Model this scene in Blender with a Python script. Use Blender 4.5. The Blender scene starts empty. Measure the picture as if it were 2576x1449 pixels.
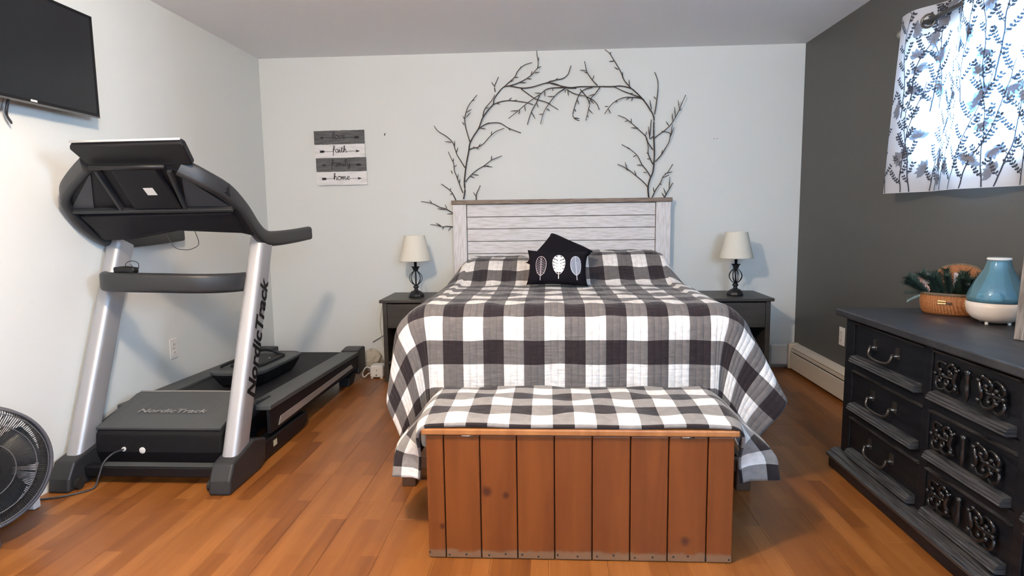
import bpy, bmesh, math, random
from math import sin, cos, pi, sqrt, atan2, exp, floor
from mathutils import Vector, Matrix

scene = bpy.context.scene
COL = scene.collection
random.seed(7)

# ------------------------------------------------------------------ camera, world, light, exposure
cam_data = bpy.data.cameras.new('camera')
cam_data.sensor_width = 36.0
cam_data.lens = 1569.72 / 2576 * 36.0
cam_data.clip_start = 0.02
cam = bpy.data.objects.new('camera', cam_data)
COL.objects.link(cam)
_r, _u, _d = (0.998238, 0.057947, -0.012765), (0.006038, 0.114802, 0.99337), (-0.059028, 0.991697, -0.11425)
cam.matrix_world = Matrix(((_r[0], _u[0], -_d[0], 0.0), (_r[1], _u[1], -_d[1], -4.8209),
                           (_r[2], _u[2], -_d[2], 1.1802), (0, 0, 0, 1)))
scene.camera = cam

scene.view_settings.view_transform = 'Standard'
scene.view_settings.look = 'None'
scene.view_settings.gamma = 1.0
scene.view_settings.use_curve_mapping = False
scene.view_settings.exposure = 0.43

world = bpy.data.worlds.new('daylight_sky')
scene.world = world
world.use_nodes = True
_bg = world.node_tree.nodes['Background']
_bg.inputs[0].default_value = (0.62, 0.80, 1.0, 1)
_bg.inputs[1].default_value = 1.3


def area_light(name, loc, rot, sx, sy, power, color):
    l = bpy.data.lights.new(name, 'AREA')
    l.shape = 'RECTANGLE'; l.size = sx; l.size_y = sy; l.energy = power; l.color = color
    o = bpy.data.objects.new(name, l); COL.objects.link(o)
    o.location = loc; o.rotation_euler = rot
    return o


DAY = (0.53, 0.76, 1.0)
CEIL_STRENGTH = 410.0
CEIL_COL = (1.0, 0.79, 0.56)
# daylight standing outside the two grey-wall windows, plus added fill outside an invented window behind the camera, shining in through the panes
area_light('daylight_curtained_window', (2.30, -1.95, 1.80), (0, pi / 2, 0), 1.1, 1.1, 165, DAY)
area_light('daylight_open_window', (2.35, -4.90, 1.85), (0, pi / 2, 0), 1.0, 1.1, 250, DAY)
area_light('added_rear_fill', (1.00, -6.68, 1.80), (pi / 2, 0, 0), 1.3, 1.1, 165, DAY)  # added fill that brightens the back wall

# ------------------------------------------------------------------ room dimensions (metres)
XL, XR, YB, YF, ZC = -2.207, 1.874, 0.0, -6.2, 2.40

# ------------------------------------------------------------------ helpers
ORG = {}


def tag(o, label=None, cat=None, group=None, kind=None):
    if label: o['label'] = label
    if cat: o['category'] = cat
    if group: o['group'] = group
    if kind: o['kind'] = kind
    return o


def thing(name, label, cat, loc=(0, 0, 0), group=None):
    o = bpy.data.objects.new(name, None)
    o.empty_display_size = 0.05
    COL.objects.link(o); o.location = loc
    ORG[o.name] = Vector(loc)
    return tag(o, label, cat, group)


def obj(name, bm, m, parent=None, smooth=False, label=None, cat=None, group=None, kind=None, bevel=0.0, subsurf=0, seg=2, solid=0.0):
    """link bm (given in world coordinates) as ONE mesh object under parent"""
    me = bpy.data.meshes.new(name)
    org = ORG[parent.name] if parent is not None else None
    bmesh.ops.recalc_face_normals(bm, faces=bm.faces)
    if org is not None:
        bmesh.ops.translate(bm, verts=bm.verts, vec=-org)
    for f in bm.faces: f.smooth = smooth
    bm.to_mesh(me); bm.free()
    for mm in (m if isinstance(m, (list, tuple)) else [m]): me.materials.append(mm)
    o = bpy.data.objects.new(name, me)
    COL.objects.link(o)
    if parent is not None:
        o.parent = parent; ORG[o.name] = org
    else:
        ORG[o.name] = Vector((0, 0, 0))
    if solid:
        s = o.modifiers.new('thickness', 'SOLIDIFY'); s.thickness = solid; s.offset = -1
    if bevel:
        b = o.modifiers.new('bevel', 'BEVEL'); b.width = bevel; b.segments = seg
        b.limit_method = 'ANGLE'; b.angle_limit = 0.6
    if subsurf:
        s = o.modifiers.new('subsurf', 'SUBSURF'); s.levels = subsurf; s.render_levels = subsurf
    return tag(o, label, cat, group, kind)


def dup(o, parent, loc=None, rotz=None):
    """copy of a thing or part with copies of its children"""
    c = o.copy(); COL.objects.link(c)
    if parent is not None: c.parent = parent
    if loc is not None: c.location = loc
    if rotz is not None: c.rotation_euler = (0, 0, rotz)
    for ch in list(o.children): dup(ch, c)
    return c


def B():
    return bmesh.new()


def box(bm, x0, x1, y0, y1, z0, z1):
    v = [bm.verts.new((x, y, z)) for z in (z0, z1) for x, y in ((x0, y0), (x1, y0), (x1, y1), (x0, y1))]
    for q in ((3, 2, 1, 0), (4, 5, 6, 7), (0, 1, 5, 4), (1, 2, 6, 5), (2, 3, 7, 6), (3, 0, 4, 7)):
        bm.faces.new([v[i] for i in q])
    return v


def bx(*a):
    bm = B(); box(bm, *a); return bm


def obox(bm, c, ax, ay, az, hx, hy, hz):
    """box with its own axes"""
    c = Vector(c); ax = Vector(ax).normalized(); ay = Vector(ay).normalized(); az = Vector(az).normalized()
    v = [bm.verts.new(c + ax * sx * hx + ay * sy * hy + az * sz * hz) for sz in (-1, 1) for sx, sy in ((-1, -1), (1, -1), (1, 1), (-1, 1))]
    for q in ((3, 2, 1, 0), (4, 5, 6, 7), (0, 1, 5, 4), (1, 2, 6, 5), (2, 3, 7, 6), (3, 0, 4, 7)):
        bm.faces.new([v[i] for i in q])


def prism(bm, pts, off):
    """polygon pts (3D) swept by vector off"""
    a = [bm.verts.new(p) for p in pts]; off = Vector(off)
    b = [bm.verts.new(Vector(p) + off) for p in pts]
    bm.faces.new(a); bm.faces.new(b[::-1])
    n = len(a)
    for i in range(n): bm.faces.new([a[i], a[(i + 1) % n], b[(i + 1) % n], b[i]])


def catmull(pts, n):
    pts = [Vector(p) for p in pts]
    if n <= 1 or len(pts) < 3: return pts
    out = []
    for i in range(len(pts) - 1):
        p0 = pts[max(i - 1, 0)]; p1 = pts[i]; p2 = pts[i + 1]; p3 = pts[min(i + 2, len(pts) - 1)]
        for k in range(n):
            t = k / n
            out.append(0.5 * ((2 * p1) + (p2 - p0) * t + (2 * p0 - 5 * p1 + 4 * p2 - p3) * t * t + (3 * p1 - p0 - 3 * p2 + p3) * t ** 3))
    out.append(pts[-1])
    return out


def sweep(bm, pts, section, up=(0, 0, 1), scale=None, cap=True, closed=False):
    """sweep a closed 2D section (a across, b along up) along pts"""
    pts = [Vector(p) for p in pts]; up = Vector(up); n = len(pts); rings = []
    for i, p in enumerate(pts):
        if closed: t = pts[(i + 1) % n] - pts[i - 1]
        else: t = pts[min(i + 1, n - 1)] - pts[max(i - 1, 0)]
        t.normalize()
        a = t.cross(up)
        if a.length < 1e-4: a = t.cross(Vector((0.31, 0.95, 0.02)))
        a.normalize(); b = a.cross(t).normalized()
        s = scale[i] if scale else 1.0
        rings.append([bm.verts.new(p + a * q[0] * s + b * q[1] * s) for q in section])
    m = len(section)
    for i in range(n if closed else n - 1):
        r0, r1 = rings[i], rings[(i + 1) % n]
        for k in range(m):
            bm.faces.new([r0[k], r0[(k + 1) % m], r1[(k + 1) % m], r1[k]])
    if cap and not closed:
        bm.faces.new(rings[0][::-1]); bm.faces.new(rings[-1])


def circ(r, n=8):
    return [(r * cos(2 * pi * k / n), r * sin(2 * pi * k / n)) for k in range(n)]


def rrect(w, h, r, n=3):
    """rounded rectangle section of half sizes w, h"""
    out = []
    for cx, cy, a0 in ((w - r, h - r, 0), (-(w - r), h - r, pi / 2), (-(w - r), -(h - r), pi), (w - r, -(h - r), 1.5 * pi)):
        for k in range(n + 1):
            a = a0 + pi / 2 * k / n
            out.append((cx + r * cos(a), cy + r * sin(a)))
    return out


def tube(bm, pts, r, n=8, smoothn=1, r1=None, closed=False):
    pts = catmull(pts, smoothn) if not closed else [Vector(p) for p in pts]
    sc = None
    if r1 is not None:
        sc = [1 + (r1 / r - 1) * i / max(1, len(pts) - 1) for i in range(len(pts))]
    sweep(bm, pts, circ(r, n), scale=sc, closed=closed)


def lathe(bm, prof, c=(0, 0, 0), n=24, axis='z'):
    rings = []
    for r, z in prof:
        ring = []
        for k in range(n):
            a = 2 * pi * k / n
            if axis == 'z': p = (c[0] + r * cos(a), c[1] + r * sin(a), c[2] + z)
            elif axis == 'x': p = (c[0] + z, c[1] + r * cos(a), c[2] + r * sin(a))
            else: p = (c[0] + r * cos(a), c[1] + z, c[2] + r * sin(a))
            ring.append(bm.verts.new(p))
        rings.append(ring)
    for i in range(len(rings) - 1):
        for k in range(n):
            bm.faces.new([rings[i][k], rings[i][(k + 1) % n], rings[i + 1][(k + 1) % n], rings[i + 1][k]])
    if prof[0][0] > 1e-5: bm.faces.new(rings[0][::-1])
    if prof[-1][0] > 1e-5: bm.faces.new(rings[-1])
    bmesh.ops.remove_doubles(bm, verts=bm.verts, dist=1e-6)


def ball(bm, c, r, n=10):
    prof = [(max(1e-6, r * sin(pi * i / 6)), -r * cos(pi * i / 6)) for i in range(7)]
    tmp = B(); lathe(tmp, prof, c, n)
    me = bpy.data.meshes.new('tmp'); tmp.to_mesh(me); tmp.free(); bm.from_mesh(me); bpy.data.meshes.remove(me)


def ss(a, b, x):
    t = min(1, max(0, (x - a) / (b - a))); return t * t * (3 - 2 * t)


# ------------------------------------------------------------------ materials
def nn(nt, t, **kw):
    n = nt.nodes.new(t)
    for k, v in kw.items():
        if k.startswith('i_'): n.inputs[k[2:].replace('_', ' ')].default_value = v
        elif k.startswith('n'): n.inputs[int(k[1:])].default_value = v
        else: setattr(n, k, v)
    return n


def c4(c): return (c[0], c[1], c[2], 1)


def mat(name, col, rough=0.5, metal=0.0, col2=None, nscale=8.0, stretch=(1, 1, 1), bump=0.0, bscale=60.0, spec=0.5,
        coat=0.0, detail=4.0, contrast=(0.35, 0.65), coord='Object', rvar=0.0):
    m = bpy.data.materials.new(name); m.use_nodes = True
    nt = m.node_tree; p = nt.nodes['Principled BSDF']; L = nt.links.new
    p.inputs['Base Color'].default_value = c4(col); p.inputs['Roughness'].default_value = rough
    p.inputs['Metallic'].default_value = metal; p.inputs['Specular IOR Level'].default_value = spec
    if coat: p.inputs['Coat Weight'].default_value = coat; p.inputs['Coat Roughness'].default_value = 0.1
    tc = nn(nt, 'ShaderNodeTexCoord'); mp = nn(nt, 'ShaderNodeMapping'); mp.inputs['Scale'].default_value = stretch
    L(tc.outputs[coord], mp.inputs[0])
    if col2:
        nz = nn(nt, 'ShaderNodeTexNoise', i_Scale=nscale, i_Detail=detail)
        L(mp.outputs[0], nz.inputs['Vector'])
        rp = nn(nt, 'ShaderNodeValToRGB')
        rp.color_ramp.elements[0].position = contrast[0]; rp.color_ramp.elements[1].position = contrast[1]
        rp.color_ramp.elements[0].color = c4(col); rp.color_ramp.elements[1].color = c4(col2)
        L(nz.outputs[0], rp.inputs[0]); L(rp.outputs[0], p.inputs['Base Color'])
    if bump:
        nb = nn(nt, 'ShaderNodeTexNoise', i_Scale=bscale, i_Detail=3.0)
        L(mp.outputs[0], nb.inputs['Vector'])
        b = nn(nt, 'ShaderNodeBump', i_Strength=bump, i_Distance=0.01)
        L(nb.outputs[0], b.inputs['Height']); L(b.outputs[0], p.inputs['Normal'])
    return m


def emit(name, col, s):
    m = bpy.data.materials.new(name); m.use_nodes = True
    nt = m.node_tree; nt.nodes.clear()
    e = nn(nt, 'ShaderNodeEmission'); e.inputs[0].default_value = c4(col); e.inputs[1].default_value = s
    o = nn(nt, 'ShaderNodeOutputMaterial'); nt.links.new(e.outputs[0], o.inputs[0])
    return m


M = {}
M['wall'] = mat('pale_wall_paint', (0.755, 0.77, 0.75), 0.75, bump=0.12, bscale=140, spec=0.3)
M['wallgrey'] = mat('charcoal_wall_paint', (0.090, 0.090, 0.086), 0.50, bump=0.12, bscale=140, spec=0.45)
M['ceil'] = mat('ceiling_paint', (0.88, 0.87, 0.89), 0.85, bump=0.15, bscale=120, spec=0.2)
M['white'] = mat('white_plastic', (0.78, 0.76, 0.74), 0.4)
M['heater'] = mat('cream_heater_enamel', (0.66, 0.60, 0.52), 0.45)
M['slot'] = mat('dark_slot', (0.02, 0.02, 0.02), 0.8)
M['black'] = mat('black_plastic', (0.006, 0.006, 0.008), 0.5, spec=0.35)
M['blackmatte'] = mat('matt_black_plastic', (0.006, 0.006, 0.008), 0.7, bump=0.1, bscale=300, spec=0.25)
M['shell'] = mat('dark_graphite_plastic', (0.024, 0.025, 0.028), 0.42, bump=0.06, bscale=400, spec=0.4)
M['shell2'] = mat('black_console_plastic', (0.007, 0.007, 0.010), 0.55, bump=0.05, bscale=400, spec=0.3)
M['railgrey'] = mat('grey_rail_plastic', (0.070, 0.076, 0.080), 0.5, bump=0.06, bscale=300)
M['silver'] = mat('brushed_silver_paint', (0.47, 0.47, 0.49), 0.46, metal=0.55, bump=0.04, bscale=350)
M['strip'] = mat('silver_rail_strip', (0.42, 0.40, 0.38), 0.45, metal=0.4)
M['belt'] = mat('running_belt_rubber', (0.014, 0.014, 0.018), 0.7, spec=0.3, bump=0.2, bscale=500)
M['rubber'] = mat('black_rubber', (0.012, 0.012, 0.013), 0.65)
M['tvscreen'] = mat('tv_screen_glass', (0.008, 0.010, 0.014), 0.22, spec=0.5)
M['tvgrey'] = mat('tv_bezel_grey', (0.10, 0.10, 0.10), 0.4)
M['chrome'] = mat('steel', (0.6, 0.6, 0.6), 0.25, metal=1.0)
M['blackwood'] = mat('black_painted_wood', (0.004, 0.005, 0.008), 0.42, col2=(0.009, 0.010, 0.014), nscale=6, stretch=(8, 1, 8), bump=0.08, bscale=30, spec=0.35)
M['blacktop'] = mat('worn_black_dresser_top', (0.014, 0.015, 0.020), 0.42, col2=(0.034, 0.035, 0.042), nscale=9, stretch=(3, 1, 1), bump=0.05, bscale=40, spec=0.6)
M['blackworn'] = mat('black_paint_worn_edges', (0.010, 0.011, 0.014), 0.38, col2=(0.075, 0.075, 0.08), nscale=14, stretch=(1, 0.6, 30), bump=0.2, bscale=40)
M['ornament'] = mat('glossy_black_iron', (0.012, 0.012, 0.014), 0.16, metal=0.3, spec=0.8)
M['antique'] = mat('antique_pewter', (0.13, 0.115, 0.10), 0.3, metal=0.85)
M['iron'] = mat('black_wrought_iron', (0.012, 0.013, 0.016), 0.45)
M['shade'] = mat('ivory_linen_shade', (0.80, 0.76, 0.66), 0.8, bump=0.15, bscale=300)
M['nightstand'] = mat('dark_espresso_wood', (0.034, 0.030, 0.027), 0.42, col2=(0.050, 0.045, 0.040), nscale=4, stretch=(1, 6, 6), bump=0.03)
M['whitewash'] = mat('whitewashed_wood', (0.60, 0.57, 0.55), 0.6, col2=(0.80, 0.77, 0.78), nscale=7, stretch=(1.4, 1, 14), contrast=(0.33, 0.56), bump=0.1, bscale=40, detail=6)
M['whitewashv'] = mat('whitewashed_wood_upright', (0.62, 0.59, 0.57), 0.6, col2=(0.81, 0.78, 0.79), nscale=7, stretch=(14, 1, 1.4), contrast=(0.33, 0.56), bump=0.1, bscale=40, detail=6)
M['capwood'] = mat('weathered_brown_cap', (0.17, 0.115, 0.085), 0.6, col2=(0.30, 0.235, 0.19), nscale=9, stretch=(1.2, 1, 10), bump=0.1)
M['backing'] = mat('headboard_gap_brown', (0.16, 0.10, 0.065), 0.7)
M['bedleg'] = mat('brown_bed_leg', (0.065, 0.032, 0.018), 0.5)
M['mattress'] = mat('mattress_ticking', (0.6, 0.58, 0.55), 0.9)
M['branch'] = mat('brown_twig', (0.034, 0.023, 0.020), 0.7, col2=(0.075, 0.055, 0.042), nscale=40, bump=0.3, bscale=120)
M['signgrey'] = mat('grey_sign_board', (0.085, 0.088, 0.092), 0.7, col2=(0.14, 0.14, 0.145), nscale=9, stretch=(1, 1, 8), bump=0.1)
M['signwhite'] = mat('white_sign_board', (0.62, 0.60, 0.58), 0.7, col2=(0.82, 0.80, 0.80), nscale=8, stretch=(1, 1, 5), contrast=(0.25, 0.5), bump=0.1)
M['signink'] = mat('dark_sign_ink', (0.020, 0.016, 0.020), 0.7)
M['cushion'] = mat('black_cushion_cotton', (0.007, 0.006, 0.010), 0.95, bump=0.2, bscale=350, spec=0.15)
M['threadpink'] = mat('pale_mauve_thread', (0.52, 0.44, 0.48), 0.8, bump=0.2, bscale=400)
M['threadwhite'] = mat('white_applique', (0.82, 0.77, 0.77), 0.8, bump=0.2, bscale=400)
M['threadgrey'] = mat('grey_blue_applique', (0.22, 0.25, 0.32), 0.8, bump=0.2, bscale=400)
M['threadlight'] = mat('light_grey_thread', (0.55, 0.57, 0.64), 0.8)
M['steelblue'] = mat('fan_blade_grey', (0.10, 0.11, 0.12), 0.25, spec=0.6)
M['fanblack'] = mat('fan_cage_black', (0.016, 0.017, 0.020), 0.75, spec=0.2)
M['recess'] = mat('slate_recess_plastic', (0.042, 0.045, 0.054), 0.5)
M['fangrey'] = mat('fan_rim_grey', (0.085, 0.085, 0.098), 0.4)
M['cordwhite'] = mat('white_cord', (0.70, 0.68, 0.64), 0.5)
M['cordblack'] = mat('black_cord', (0.03, 0.03, 0.035), 0.45)
M['bag'] = mat('cream_plastic_bag', (0.50, 0.45, 0.37), 0.5, bump=0.4, bscale=25)
M['brass'] = mat('brass', (0.75, 0.55, 0.28), 0.25, metal=1.0)
M['pine'] = mat('pine_needle_green', (0.012, 0.030, 0.022), 0.7, col2=(0.035, 0.070, 0.055), nscale=30)
M['frost'] = mat('frosted_sprig', (0.30, 0.42, 0.40), 0.8)
M['pinkflower'] = mat('pink_petal', (0.65, 0.42, 0.42), 0.7)
M['petalgrey'] = mat('lilac_grey_petal', (0.42, 0.38, 0.44), 0.7)
M['card'] = mat('lilac_white_card', (0.72, 0.68, 0.78), 0.6)
M['framewood'] = mat('weathered_frame_wood', (0.095, 0.080, 0.070), 0.55, col2=(0.24, 0.21, 0.19), nscale=12, stretch=(8, 8, 1), bump=0.15)
M['picture'] = mat('dark_picture_print', (0.02, 0.03, 0.04), 0.2)
M['milk'] = mat('milk_white_ceramic', (0.74, 0.66, 0.60), 0.35)
M['outside'] = mat('outside_ground', (0.3, 0.33, 0.3), 0.9)


def glassy(name, col, alpha_mix, rough=0.05):
    """tinted thin glass: transparent tint mixed with gloss by fresnel"""
    m = bpy.data.materials.new(name); m.use_nodes = True
    nt = m.node_tree; nt.nodes.clear(); L = nt.links.new
    t = nn(nt, 'ShaderNodeBsdfTransparent'); t.inputs[0].default_value = c4(col)
    g = nn(nt, 'ShaderNodeBsdfGlossy'); g.inputs['Roughness'].default_value = rough
    d = nn(nt, 'ShaderNodeBsdfDiffuse'); d.inputs[0].default_value = c4(col)
    lw = nn(nt, 'ShaderNodeLayerWeight'); lw.inputs[0].default_value = 0.35
    a = nn(nt, 'ShaderNodeMixShader'); a.inputs[0].default_value = alpha_mix
    L(t.outputs[0], a.inputs[1]); L(d.outputs[0], a.inputs[2])
    b = nn(nt, 'ShaderNodeMixShader'); L(lw.outputs['Fresnel'], b.inputs[0]); L(a.outputs[0], b.inputs[1]); L(g.outputs[0], b.inputs[2])
    o = nn(nt, 'ShaderNodeOutputMaterial'); L(b.outputs[0], o.inputs[0])
    return m


M['pane'] = glassy('window_glass', (0.95, 0.97, 1.0), 0.0)
M['blueglass'] = glassy('tinted_blue_glass', (0.34, 0.72, 0.92), 0.25, 0.04)  # bright diffuse share stands in for the light inside the diffuser


def cloth(name, col, trans, mix):
    m = bpy.data.materials.new(name); m.use_nodes = True
    nt = m.node_tree; nt.nodes.clear(); L = nt.links.new
    d = nn(nt, 'ShaderNodeBsdfDiffuse'); d.inputs[0].default_value = c4(col)
    t = nn(nt, 'ShaderNodeBsdfTranslucent'); t.inputs[0].default_value = c4(trans)
    a = nn(nt, 'ShaderNodeMixShader'); a.inputs[0].default_value = mix
    L(d.outputs[0], a.inputs[1]); L(t.outputs[0], a.inputs[2])
    o = nn(nt, 'ShaderNodeOutputMaterial'); L(a.outputs[0], o.inputs[0])
    return m


M['curtain'] = cloth('white_sheer_curtain', (0.80, 0.78, 0.80), (0.72, 0.80, 0.86), 0.45)
M['printdark'] = cloth('curtain_print_slate', (0.10, 0.10, 0.12), (0.035, 0.085, 0.13), 0.45)
M['printgrey'] = cloth('curtain_print_pale', (0.36, 0.36, 0.40), (0.18, 0.33, 0.44), 0.45)


def check_mat(name, white, mid, dark, cu, cv, quilt):
    """buffalo check read from UVs in metres (u across, v along), with stitched quilting relief"""
    m = bpy.data.materials.new(name); m.use_nodes = True
    nt = m.node_tree; p = nt.nodes['Principled BSDF']; L = nt.links.new
    p.inputs['Roughness'].default_value = 0.9; p.inputs['Specular IOR Level'].default_value = 0.15
    p.inputs['Sheen Weight'].default_value = 0.15
    uv = nn(nt, 'ShaderNodeUVMap'); sx = nn(nt, 'ShaderNodeSeparateXYZ'); L(uv.outputs[0], sx.inputs[0])

    def par(out, w):
        a = nn(nt, 'ShaderNodeMath', operation='DIVIDE', n1=w); L(out, a.inputs[0])
        b = nn(nt, 'ShaderNodeMath', operation='FLOOR'); L(a.outputs[0], b.inputs[0])
        c = nn(nt, 'ShaderNodeMath', operation='FLOORED_MODULO', n1=2.0); L(b.outputs[0], c.inputs[0])
        return c.outputs[0], a.outputs[0]
    a, au = par(sx.outputs[0], cu); b, bv = par(sx.outputs[1], cv)
    s = nn(nt, 'ShaderNodeMath', operation='ADD'); L(a, s.inputs[0]); L(b, s.inputs[1])
    h = nn(nt, 'ShaderNodeMath', operation='MULTIPLY', n1=0.5); L(s.outputs[0], h.inputs[0])
    rp = nn(nt, 'ShaderNodeValToRGB'); cr = rp.color_ramp; cr.interpolation = 'CONSTANT'
    cr.elements[0].position = 0; cr.elements[0].color = c4(white)
    cr.elements[1].position = 0.75; cr.elements[1].color = c4(dark)
    e = cr.elements.new(0.25); e.color = c4(mid)
    L(h.outputs[0], rp.inputs[0])
    nz = nn(nt, 'ShaderNodeTexNoise', i_Scale=38.0, i_Detail=3.0); L(uv.outputs[0], nz.inputs['Vector'])
    mr = nn(nt, 'ShaderNodeMapRange', n1=0.3, n2=0.7, n3=0.86, n4=1.10); L(nz.outputs[0], mr.inputs[0])
    mx = nn(nt, 'ShaderNodeMix', data_type='RGBA', blend_type='MULTIPLY'); mx.inputs[0].default_value = 1.0
    L(rp.outputs[0], mx.inputs[6]); L(mr.outputs[0], mx.inputs[7]); L(mx.outputs[2], p.inputs['Base Color'])
    bp = nn(nt, 'ShaderNodeBump', i_Strength=0.8, i_Distance=0.006)
    if quilt:
        f = nn(nt, 'ShaderNodeMath', operation='MULTIPLY', n1=3.0); L(au, f.inputs[0])
        g = nn(nt, 'ShaderNodeMath', operation='PINGPONG', n1=0.5); L(f.outputs[0], g.inputs[0])
        k = nn(nt, 'ShaderNodeMath', operation='POWER', n1=0.35); L(g.outputs[0], k.inputs[0])
        mp = nn(nt, 'ShaderNodeMapping'); mp.inputs['Scale'].default_value = (14, 75, 1); L(uv.outputs[0], mp.inputs[0])
        n2 = nn(nt, 'ShaderNodeTexNoise', i_Scale=1.0, i_Detail=2.0); L(mp.outputs[0], n2.inputs['Vector'])
        ad = nn(nt, 'ShaderNodeMath', operation='MULTIPLY_ADD', n1=0.9); L(n2.outputs[0], ad.inputs[0]); L(k.outputs[0], ad.inputs[2])
        L(ad.outputs[0], bp.inputs['Height'])
    else:
        n2 = nn(nt, 'ShaderNodeTexNoise', i_Scale=22.0, i_Detail=4.0); L(uv.outputs[0], n2.inputs['Vector'])
        L(n2.outputs[0], bp.inputs['Height'])
    L(bp.outputs[0], p.inputs['Normal'])
    return m


M['quilt'] = check_mat('buffalo_check_quilt', (0.80, 0.77, 0.75), (0.150, 0.138, 0.138), (0.024, 0.018, 0.022), 0.0866, 0.103, True)
M['throw'] = check_mat('buffalo_check_fleece', (0.84, 0.82, 0.80), (0.27, 0.255, 0.25), (0.026, 0.020, 0.022), 0.0735, 0.078, False)


def floor_mat():
    """warm three-strip laminate: tone per strip block, grain along the plank; each plank object shifts the tone a little"""
    m = bpy.data.materials.new('honey_laminate'); m.use_nodes = True
    nt = m.node_tree; p = nt.nodes['Principled BSDF']; L = nt.links.new
    p.inputs['Roughness'].default_value = 0.36; p.inputs['Specular IOR Level'].default_value = 0.4
    ge = nn(nt, 'ShaderNodeNewGeometry'); oi = nn(nt, 'ShaderNodeObjectInfo')
    br = nn(nt, 'ShaderNodeTexBrick'); br.offset = 0.37; br.offset_frequency = 2
    mp = nn(nt, 'ShaderNodeMapping'); mp.inputs['Rotation'].default_value = (0, 0, pi / 2)
    L(ge.outputs['Position'], mp.inputs[0]); L(mp.outputs[0], br.inputs['Vector'])
    br.inputs['Color1'].default_value = (0.0, 0, 0, 1); br.inputs['Color2'].default_value = (1, 1, 1, 1)
    br.inputs['Mortar'].default_value = (0.2, 0.2, 0.2, 1); br.inputs['Scale'].default_value = 1.0
    br.inputs['Brick Width'].default_value = 0.42; br.inputs['Row Height'].default_value = 0.0667
    br.inputs['Mortar Size'].default_value = 0.0006; br.inputs['Bias'].default_value = 0.0
    m2 = nn(nt, 'ShaderNodeMapping'); m2.inputs['Scale'].default_value = (18, 1.6, 1); L(ge.outputs['Position'], m2.inputs[0])
    gr = nn(nt, 'ShaderNodeTexNoise', i_Scale=1.0, i_Detail=6.0, i_Roughness=0.6, i_Distortion=0.6); L(m2.outputs[0], gr.inputs['Vector'])
    a = nn(nt, 'ShaderNodeMath', operation='MULTIPLY', n1=0.36); L(br.outputs['Color'], a.inputs[0])
    b = nn(nt, 'ShaderNodeMath', operation='MULTIPLY_ADD', n1=0.66); L(gr.outputs[0], b.inputs[0]); L(a.outputs[0], b.inputs[2])
    c = nn(nt, 'ShaderNodeMath', operation='MULTIPLY_ADD', n1=0.10); L(oi.outputs['Random'], c.inputs[0]); L(b.outputs[0], c.inputs[2])
    rp = nn(nt, 'ShaderNodeValToRGB'); cr = rp.color_ramp
    cr.elements[0].position = 0.25; cr.elements[0].color = (0.135, 0.041, 0.009, 1)
    cr.elements[1].position = 0.85; cr.elements[1].color = (0.335, 0.128, 0.032, 1)
    e = cr.elements.new(0.52); e.color = (0.225, 0.076, 0.016, 1)
    L(c.outputs[0], rp.inputs[0]); L(rp.outputs[0], p.inputs['Base Color'])
    bp = nn(nt, 'ShaderNodeBump', i_Strength=0.06, i_Distance=0.004); L(gr.outputs[0], bp.inputs['Height']); L(bp.outputs[0], p.inputs['Normal'])
    return m


M['floor'] = floor_mat()


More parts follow.
